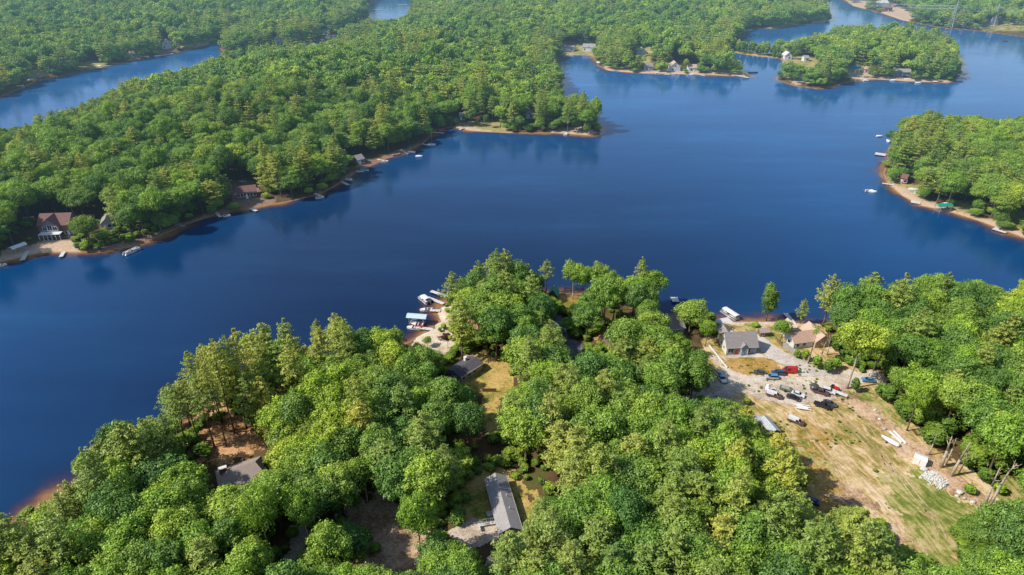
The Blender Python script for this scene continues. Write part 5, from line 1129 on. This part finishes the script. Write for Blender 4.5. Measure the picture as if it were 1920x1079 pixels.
# long timber pole on the ground, fence, planks
def beam(a,b,r,lb,nm='timber_pole',mat='offwhite',cat='pole',z=GZ+.35):
    p = P(*a,z); q = P(*b,z); d = q-p; o = MB().tube((-d.length/2,0,0),(d.length/2,0,0),r,r*.8,8).build(nm,M[mat]); o.location=(p+q)/2; o.rotation_euler=(0,0,math.atan2(d.y,d.x)); return tag(o,lb,cat)
beam((1329,647),(1364,690),.3,'long pale pole lying on the ground left of the cape house')
beam((1337,690),(1348,698),.2,'short pale pole lying near the truck in the shade')
def fence(pts, h, lb, mat, n_per=2.2, z=GZ+.05, slope=.0):
    p0 = P(*pts[0],z); t = thing('plank_fence', lb, 'fence', p0); m = MB(); k=0
    for a,b in zip(pts[:-1],pts[1:]):
        p = P(*a,z)-p0; q = P(*b,z)-p0; d = q-p; n = max(1,int(d.length/n_per)); rz = math.atan2(d.y,d.x)
        m.box((p+q)/2+Vector((0,0,h/2)),(d.length,.08,h-.15),rz)
        for i in range(n+1):
            c = p+d*i/n; MB().box(c+Vector((0,0,h/2)),(.14,.14,h+.1),rz).build('post', M[mat], t)
    m.build('panel', M[mat], t)
fence([(1467,652),(1515,680)],1.9,'weathered plank fence slanting along the right side of the driveway','greywood')
fence([(1455,637),(1466,651)],1.0,'low fence between the round tree and the driveway','brownwood',1.6)
fence([(905,735),(930,735)],1.2,'short rail fence at the edge of the yellow lawn','brownwood')
for k in range(9):
    a = (1490+rng.uniform(0,6),757+k*1.3); b = (a[0]+rng.uniform(18,26),a[1]+rng.uniform(3,6))
    p = P(*a,GZ+.2); q = P(*b,GZ+.2); d=q-p; o = MB().box((0,0,0),(d.length,.28,.08)).build('white_plank',M['white']); o.location=(p+q)/2+Vector((0,0,.05*k)); o.rotation_euler=(0,0,math.atan2(d.y,d.x)); tag(o,'white plank lying loose in front of the black car','plank','white planks on the gravel')
t = thing('propane_tank','upright white tank behind the white roofed van','tank',P(1438,734,GZ+.15)); MB().tube((0,0,0),(0,0,2.0),.6,.6,14).build('shell',M['white'],t,True); MB().tube((0,0,2.0),(0,0,2.35),.58,.15,14).build('dome',M['white'],t,True)
t = thing('utility_trailer','dull green loaded trailer left of the white car','trailer',P(1473,732,GZ+.15),R(-30)); MB().box((0,0,.6),(3.2,1.6,.5)).build('box',M['c_green'],t); MB().box((0,0,1.0),(2.6,1.2,.5),taper=.6).build('load',M['greywood'],t)
for s in (-1,1): w = MB().tube((0,-.1,0),(0,.1,0),.32,.32,12).build('wheel', M['rubber'], t); w.location=(0,s*.9,.32)
MB().box((2.1,0,.45),(1.2,.1,.1)).build('drawbar',M['steel'],t)
t = thing('small_tractor','small red tractor behind the white car in the right hand row','tractor',P(1564,731,GZ+.15),R(-40)); MB().box((.4,0,.8),(1.5,.7,.6)).build('hood',M['c_red'],t,bevel=.05); MB().box((-.6,0,1.0),(.5,.5,.5)).build('seat',M['c_black'],t)
for x,y,r in ((-.6,.6,.55),(-.6,-.6,.55),(.9,.5,.35),(.9,-.5,.35)): w = MB().tube((0,-.15,0),(0,.15,0),r,r,12).build('wheel',M['rubber'],t); w.location=(x,y,r)
t = thing('flat_trailer','narrow pale trailer at the right end of the parked row','trailer',P(1573,740,GZ+.15),R(-40)); MB().box((0,0,.55),(4.2,1.3,.12)).build('bed',M['offwhite'],t); MB().box((2.6,0,.5),(1.2,.1,.1)).build('drawbar',M['steel'],t)
for s in (-1,1): w = MB().tube((0,-.1,0),(0,.1,0),.32,.32,12).build('wheel', M['rubber'], t); w.location=(-.3,s*.75,.32)
t = thing('round_tank','dark round tank behind the dark brown pickup','tank',P(1526,730,GZ+.15)); MB().tube((0,0,0),(0,0,1.3),1.1,1.1,16).build('shell',M['c_grey'],t,True); MB().tube((0,0,1.3),(0,0,1.5),1.05,.4,16).build('lid',M['c_grey'],t)
t = thing('picnic_table','small reddish picnic table on the beach by the boat lift','picnic table',P(826,636,GZ+.1),R(20)); MB().box((0,0,.75),(1.8,.8,.06)).build('tabletop',M['brownwood'],t)
for s in (-1,1): MB().box((0,s*.8,.45),(1.8,.3,.05)).build('seat',M['brownwood'],t); MB().box((s*.7,0,.38),(.08,1.5,.08)).box((s*.7,0,.38),(.08,.08,.74)).build('leg',M['brownwood'],t)
t = thing('tarp_shelter','blue tarp shelter left of the dark roofed hut on the point','shelter',P(1008,556,GZ),R(5)); mm=MB(); mm.add([(-1.6,-1.3,1.8),(1.6,-1.3,1.8),(1.6,1.3,1.8),(-1.6,1.3,1.8),(-1.6,0,2.6),(1.6,0,2.6)],[(0,1,5,4),(2,3,4,5)]); mm.build('tarp',M['teal'],t)
for sx in (-1,1):
    for sy in (-1,1): MB().tube((sx*1.5,sy*1.2,0),(sx*1.5,sy*1.2,1.8),.04,.04,5).build('pole',M['steel'],t)

# pylons and power line at the top right
def pylon(px,py,h,lb):
    b = P(px,py); t = thing('power_pylon', lb, 'pylon', b, R(30)); b_ = MB(); m = MB(); w0,w1=3.0,.7
    for sx in (-1,1):
        for sy in (-1,1): b_.tube((sx*w0,sy*w0,0),(sx*w1,sy*w1,h*.72),.28,.22,4).tube((sx*w1,sy*w1,h*.72),(0,0,h),.2,.15,4)
    b_.build('legs', M['steel'], t)
    n=7
    for i in range(n):
        f0,f1=i/n,(i+1)/n; a=w0+(w1-w0)*f0; c=w0+(w1-w0)*f1; z0,z1=h*.72*f0,h*.72*f1
        for (ax_,ay_),(bx_,by_) in (((-1,-1),(1,-1)),((1,-1),(1,1)),((1,1),(-1,1)),((-1,1),(-1,-1))):
            m.tube((ax_*a,ay_*a,z0),(bx_*c,by_*c,z1),.12,.12,4).tube((bx_*a,by_*a,z0),(ax_*c,ay_*c,z1),.12,.12,4)
    m.build('bracing', M['steel'], t)
    for f,w in ((.72,5.5),(.83,4.5)): MB().tube((-w,0,h*f),(w,0,h*f),.2,.2,4).tube((-w,0,h*f),(0,0,h*f+1.5),.1,.1,4).tube((w,0,h*f),(0,0,h*f+1.5),.1,.1,4).build('crossarm', M['steel'], t)
    return b, h
p1,h1 = pylon(1783,52,27,'tall lattice pylon above the far right shore'); p2,h2 = pylon(1861,50,24,'smaller lattice pylon near the right edge'); p0 = P(1592,34); p3 = P(2000,60)
for k,(off,z_) in enumerate(((-5,.72),(5,.72),(-4.2,.83),(4.2,.83))):
    m = MB()
    d = (p2-p1).normalized(); nrm = Vector((-math.sin(R(-60)),math.cos(R(-60)),0))
    prev=None
    pts=[]
    for a,b,ha,hb in ((p0,p1,24,27),(p1,p2,27,24),(p2,p3,24,24)):
        for i in range(9):
            u=i/8; q=a.lerp(b,u); q.z = GZ+(ha*(1-u)+hb*u)*z_-4*u*(1-u)*4*.5; pts.append(q+Vector((off*.86,off*.5,0)))
    m.path(pts,[.1]*len(pts),4); tag(m.build('power_line',M['steel']),'thin wire strung between the lattice pylons at the top right','power line','wires of the power line')
# ------------------------------------------------------------ forest
KO = np.array(KEEPOUT)
def sample(x0,x1,y0,y1,s,view,minsd):
    p = hexpts(x0,x1,y0,y1,s,0.3)
    x, y = p[:,0], p[:,1]
    k = np.abs(x) < view*(0.875*np.maximum(y,10)+55.8)+15
    p = p[k]; x, y = p[:,0], p[:,1]
    sd = shore(x, y); k = sd > minsd; p = p[k]; sd = sd[k]; x, y = p[:,0], p[:,1]
    if True:
        ok = np.ones(len(x), bool)
        for a, b, r in KO: ok &= (x-a)**2+(y-b)**2 > (r+2.0)**2
        x, y, sd = x[ok], y[ok], sd[ok]
    pine = rng.random(len(x)) < pine_prob(x, y, sd)
    z = landz(x, y, sd)
    hv = rng.uniform(-1,1,len(x)); h = np.where(pine, PH*(.95+.2*hv), BH*(.96+.24*hv*np.abs(hv)+.1*(vnoise(x,y,25,12)-.5)))
    if y0 > 200: h = h*(.9+.35*rng.random(len(x))*(rng.random(len(x)) < .3))
    r = np.where(pine, 4.2*rng.uniform(.85,1.2,len(x)), 5.5*rng.uniform(.8,1.2,len(x)))
    gap = rng.random(len(x)) < (.015 if y0 < 200 else .02)
    done = np.zeros(len(x), bool); H_ = np.zeros(len(x)); R_ = np.zeros(len(x))
    for f in (1.0,.92,.84,.75,.66,.57,.48,.38):
        rr = r*(0.45+.55*f)
        ok = np.where(pine, fits(x,y,z,h*f,rr,True), fits(x,y,z,h*f,rr,False)) & ~done
        H_[ok] = (h*f)[ok]; R_[ok] = rr[ok]; done |= ok
    k = done & ~gap
    return x[k], y[k], z[k], H_[k], R_[k], pine[k], sd[k]
NEARSET = sample(-330,330,20,262,6.1,0.80,1.2)
FARSET = sample(-1500,1500,262,1500,6.3,0.79,1.5)
x,y,z,h,r,pine,sd = NEARSET
px,py = project(x,y,z+h*.7)
inview = (px > -10) & (px < 1930) & (py > -20) & (py < 1120)
dist = np.sqrt(x*x+y*y+(H-10)**2)
def zone(px,py,x,y,pine):
    k = 'pine' if pine else 'tree'
    Z = [((px < 330),'in the wood on the near left shore'),((px < 520)&(py < 830),'around the orange needle litter'),((px < 860)&(py < 850),'in the wood left of the yellow lawn'),
         ((px < 800)&(py >= 850),'around the dirt track at the bottom'),((py < 690)&(px < 1340),'on the wooded point beyond the lawn'),
         ((px < 1000)&(py >= 690)&(py < 1100),'around the long ranch house'),((px < 1340)&(py < 860),'between the yellow lawn and gravel yard'),((px < 1560)&(py >= 860),'in the wood at the bottom centre'),((px < 1560),'left of the metal roofed shed'),((px >= 1480)&(py >= 950)&(px<1760),'at the bottom below the shaded field corner')]
    for c, s in Z:
        if c: return s
    return 'in the big wood right of the field'
def pick(mask, n):
    idx = np.nonzero(mask)[0]; return idx[np.argsort(dist[idx])][:n]
n_manual_p = len([o for o in COL.objects if o.name.startswith('pine_tree')]); n_manual_b = len([o for o in COL.objects if o.name.startswith('broadleaf_tree')])
chosen = np.zeros(len(x), bool)
for isp, n in ((True, 298-n_manual_p), (False, 298-n_manual_b)):
    for i in pick(inview & (pine == isp), n):
        chosen[i] = True
        w = zone(px[i],py[i],x[i],y[i],isp)
        lb = ('feathery yellow green pine ' if isp else 'round crowned green broadleaf tree ')+w
        put_tree('pine' if isp else 'broad', float(x[i]), float(y[i]), float(h[i]), float(r[i]), lb, ('pines ' if isp else 'broadleaf trees ')+w, z=float(z[i]))
rest = ~chosen
# instanced woodland
def joined(name, metas):
    """one template mesh from a crown and a trunk"""
    vs=[];fs=[];tone=[];mi=[];off=0; mats=[]
    for me in metas:
        n=len(me.vertices); co=np.empty(n*3); me.vertices.foreach_get('co',co); vs.append(co.reshape(-1,3))
        fs += [tuple(v+off for v in p.vertices) for p in me.polygons]; mi += [len(mats)]*len(me.polygons); mats.append(me.materials[0])
        if 'tone' in me.attributes: t=np.empty(n); me.attributes['tone'].data.foreach_get('value',t)
        else: t=np.full(n,.5)
        tone.append(t); off+=n
    m = bpy.data.meshes.new(name); m.from_pydata(np.concatenate(vs).tolist(),[],fs)
    a=m.attributes.new('tone','FLOAT','POINT'); a.data.foreach_set('value',np.concatenate(tone).astype(np.float32))
    for q in mats: m.materials.append(q)
    m.polygons.foreach_set('material_index',mi); m.update(); return m
def scatter(name, templates, X,Y,Z,SX,SZ, mat_hint, label, cat, kind='stuff'):
    tc = bpy.data.collections.new(name+'_kinds')
    for i, me in enumerate(templates):
        o = bpy.data.objects.new('%s_kind_%02d' % (name, i), me); tc.objects.link(o)
    n = len(X); me = bpy.data.meshes.new(name); me.vertices.add(n); me.vertices.foreach_set('co', np.stack([X,Y,Z],1).ravel())
    for an, ty, v in (('idx','INT',rng.integers(0,len(templates),n).astype(np.int32)),):
        a = me.attributes.new(an,ty,'POINT'); a.data.foreach_set('value', v)
    a = me.attributes.new('scl','FLOAT_VECTOR','POINT'); a.data.foreach_set('vector', np.stack([SX,SX,SZ],1).astype(np.float32).ravel())
    a = me.attributes.new('rot','FLOAT_VECTOR','POINT'); a.data.foreach_set('vector', np.stack([rng.normal(0,.04,n),rng.normal(0,.04,n),rng.uniform(0,6.28,n)],1).astype(np.float32).ravel())
    o = bpy.data.objects.new(name, me); COL.objects.link(o)
    ng = bpy.data.node_groups.new(name,'GeometryNodeTree'); ng.interface.new_socket('Geometry',in_out='INPUT',socket_type='NodeSocketGeometry'); ng.interface.new_socket('Geometry',in_out='OUTPUT',socket_type='NodeSocketGeometry')
    N,L = ng.nodes, ng.links
    gi=N.new('NodeGroupInput'); go=N.new('NodeGroupOutput'); mp=N.new('GeometryNodeMeshToPoints'); ip=N.new('GeometryNodeInstanceOnPoints'); ci=N.new('GeometryNodeCollectionInfo')
    ci.inputs['Collection'].default_value = tc; ci.inputs['Separate Children'].default_value=True; ci.inputs['Reset Children'].default_value=True
    def na(nm,dt):
        a=N.new('GeometryNodeInputNamedAttribute'); a.data_type=dt; a.inputs['Name'].default_value=nm
        return [s for s in a.outputs if s.enabled and s.name=='Attribute'][0]
    L.new(gi.outputs[0],mp.inputs['Mesh']); L.new(mp.outputs[0],ip.inputs['Points']); L.new(ci.outputs[0],ip.inputs['Instance']); ip.inputs['Pick Instance'].default_value=True
    L.new(na('idx','INT'),ip.inputs['Instance Index']); L.new(na('rot','FLOAT_VECTOR'),ip.inputs['Rotation']); L.new(na('scl','FLOAT_VECTOR'),ip.inputs['Scale'])
    L.new(ip.outputs[0],go.inputs[0])
    md = o.modifiers.new('scatter','NODES'); md.node_group = ng
    tag(o,label,cat,None,kind); return o
jb = [joined('broadleaf_near_kind',[BRO[i],BTR[i%3]]) for i in range(6)]; jp = [joined('pine_near_kind',[PIN[i],PTR[i%3]]) for i in range(5)]
fb = [joined('broadleaf_far_kind',[m]) for m in FBRO]; fp = [joined('pine_far_kind',[m]) for m in FPIN]
X,Y,Z,Hh,Rr,PI_,SD = FARSET
mid = Y < 420
for isp, nm, lab, c in ((False,'broadleaf_woodland','broadleaf trees of the continuous green woods around and beyond the lake','woodland'),(True,'pine_woodland','pines mixed through the woods and along the far shores of the lake','woodland')):
    a = rest & (pine == isp); b = (PI_ == isp)
    TH, TR = (PH,3.9) if isp else (BH,5.4)
    hi = jp if isp else jb; lo = fp if isp else fb
    XX = np.concatenate([x[a],X[b]]); YY = np.concatenate([y[a],Y[b]]); ZZ = np.concatenate([z[a],Z[b]]); HH = np.concatenate([h[a],Hh[b]]); RR = np.concatenate([r[a],Rr[b]])
    if not isp:
        q = hexpts(-700,900,255,1000,5.0,0.45); q = q[np.abs(q[:,0]) < .8*(0.875*q[:,1]+56)]; qs = shore(q[:,0],q[:,1]); kk = (qs > .6)&(qs < 13)&(rng.random(len(qs)) < .75); q = q[kk]; qs = qs[kk]
        qz = landz(q[:,0],q[:,1],qs); qh = rng.uniform(3,9,len(qs)); kk = np.ones(len(qs),bool)
        for f_ in (0.02,.4,.9): kk &= ~is_open(*project(q[:,0],q[:,1],qz+qh*f_))
        q = q[kk]; XX=np.concatenate([XX,q[:,0]]); YY=np.concatenate([YY,q[:,1]]); ZZ=np.concatenate([ZZ,qz[kk]-qh[kk]*.3]); HH=np.concatenate([HH,qh[kk]*1.3]); RR=np.concatenate([RR,rng.uniform(2,3.6,len(q))])
    o = scatter(nm, hi+lo, XX,YY,ZZ,RR/TR,HH/TH,None,lab,c)
    near = YY < 430
    idx = np.where(near, rng.integers(0,len(hi),len(XX)), len(hi)+rng.integers(0,len(lo),len(XX))).astype(np.int32)
    o.data.attributes['idx'].data.foreach_set('value', idx)
print('trees', len(x), chosen.sum(), len(X))
# undergrowth on the forest floor and along the clearings
p = hexpts(-220,220,60,262,2.6,0.45); ux,uy = p[:,0],p[:,1]; us_ = shore(ux,uy); k = us_ > .8; ux,uy,us_ = ux[k],uy[k],us_[k]
uz = landz(ux,uy,us_); k = ~is_open(*project(ux,uy,uz)) & ~is_open(*project(ux,uy,uz+1.5)); 
for a,b,rr in KEEPOUT:
    if rr > 3.4: k &= (ux-a)**2+(uy-b)**2 > rr*rr
k &= rng.random(len(k)) < np.where(vnoise(ux,uy,14,9) > .5,.9,.35)
ux,uy,uz = ux[k],uy[k],uz[k]
sh = tree_parts['shrubm']; edge = project(ux,uy,uz)[0] > 1640; s = rng.uniform(.14,.42,len(ux))*np.where(edge,1.5,1)
scatter('undergrowth',[joined('undergrowth_kind',[sh])],ux,uy,uz-.1,s,s*rng.uniform(.35,.75,len(ux))*.9,None,'low leafy undergrowth on the forest floor below the near trees','undergrowth')
wp = hexpts(50,125,80,160,1.0,0.48); wx,wy = wp[:,0],wp[:,1]; fp_ = W2(CLEAR,GZ); k = inpoly(wx,wy,fp_); wx,wy = wx[k],wy[k]
k = rng.random(len(wx)) < np.where(vnoise(wx,wy,5,21) > .66,.3,.02)*(vnoise(wx,wy,18,22) > .35); wx,wy = wx[k],wy[k]; s = rng.uniform(.025,.075,len(wx))
scatter('weeds',[joined('weed_kind',[sh])],wx,wy,np.full_like(wx,GZ-.02),s,s*.7,None,'small tufts of weeds scattered over the dry field','weeds')
# reeds and shrubs on the causeway and low banks far off
p = hexpts(-50,900,500,1000,5,0.45); cx_,cy_ = p[:,0],p[:,1]; sdc = shore(cx_,cy_); k = (sdc > 0.2)&(sdc < 9); 
qx,qy = project(cx_,cy_,np.full_like(cx_,.6)); k &= inpoly(qx,qy,[(1330,80),(1470,96),(1470,116),(1330,106)])
cx_,cy_ = cx_[k],cy_[k]; s = rng.uniform(.2,.75,len(cx_))
if len(cx_): scatter('marsh_shrubs',[joined('marsh_kind',[sh])],cx_,cy_,np.full_like(cx_,.2),s*.8,s,None,'low green shrubs along the narrow causeway between the sandy point and the island','shrubs')

# ------------------------------------------------------------ light, sky, camera
az_to_sun = (-math.cos(R(13))*math.cos(R(44)), -math.sin(R(13))*math.cos(R(44)), math.sin(R(44)))
sun = bpy.data.lights.new('sun','SUN'); sun.energy = 5.0; sun.angle = R(0.53); sun.color = (1.0,0.94,0.84)
so = bpy.data.objects.new('sun', sun); COL.objects.link(so); so.rotation_euler = Vector(az_to_sun).to_track_quat('Z','Y').to_euler(); so.location = (0,0,300)
w = bpy.data.worlds.new('World'); scn.world = w; w.use_nodes = True; nt = w.node_tree; bg = nt.nodes['Background']
sk = nt.nodes.new('ShaderNodeTexSky'); sk.sky_type = 'NISHITA'; sk.sun_disc = False; sk.sun_elevation = R(44); sk.sun_rotation = math.atan2(az_to_sun[0], az_to_sun[1]) % (2*math.pi)
sk.air_density = 1.0; sk.dust_density = 0.6; sk.ozone_density = 1.5
nt.links.new(sk.outputs[0], bg.inputs[0]); bg.inputs[1].default_value = 0.15
cam = bpy.data.cameras.new('camera'); cam.sensor_width = 36; cam.lens = 36*F/1920; cam.clip_end = 20000; cam.clip_start = 1
co = bpy.data.objects.new('camera', cam); COL.objects.link(co); co.location = (0,0,H); co.rotation_euler = (math.pi/2-PITCH,0,0); scn.camera = co
scn.view_settings.view_transform = 'Standard'; scn.view_settings.look = 'None'; scn.view_settings.exposure = 0
cy = scn.cycles; cy.max_bounces = 5; cy.diffuse_bounces = 3; cy.glossy_bounces = 2; cy.transmission_bounces = 2; cy.transparent_max_bounces = 2; cy.use_denoising = True
cy.caustics_reflective = False; cy.caustics_refractive = False; cy.sample_clamp_indirect = 6
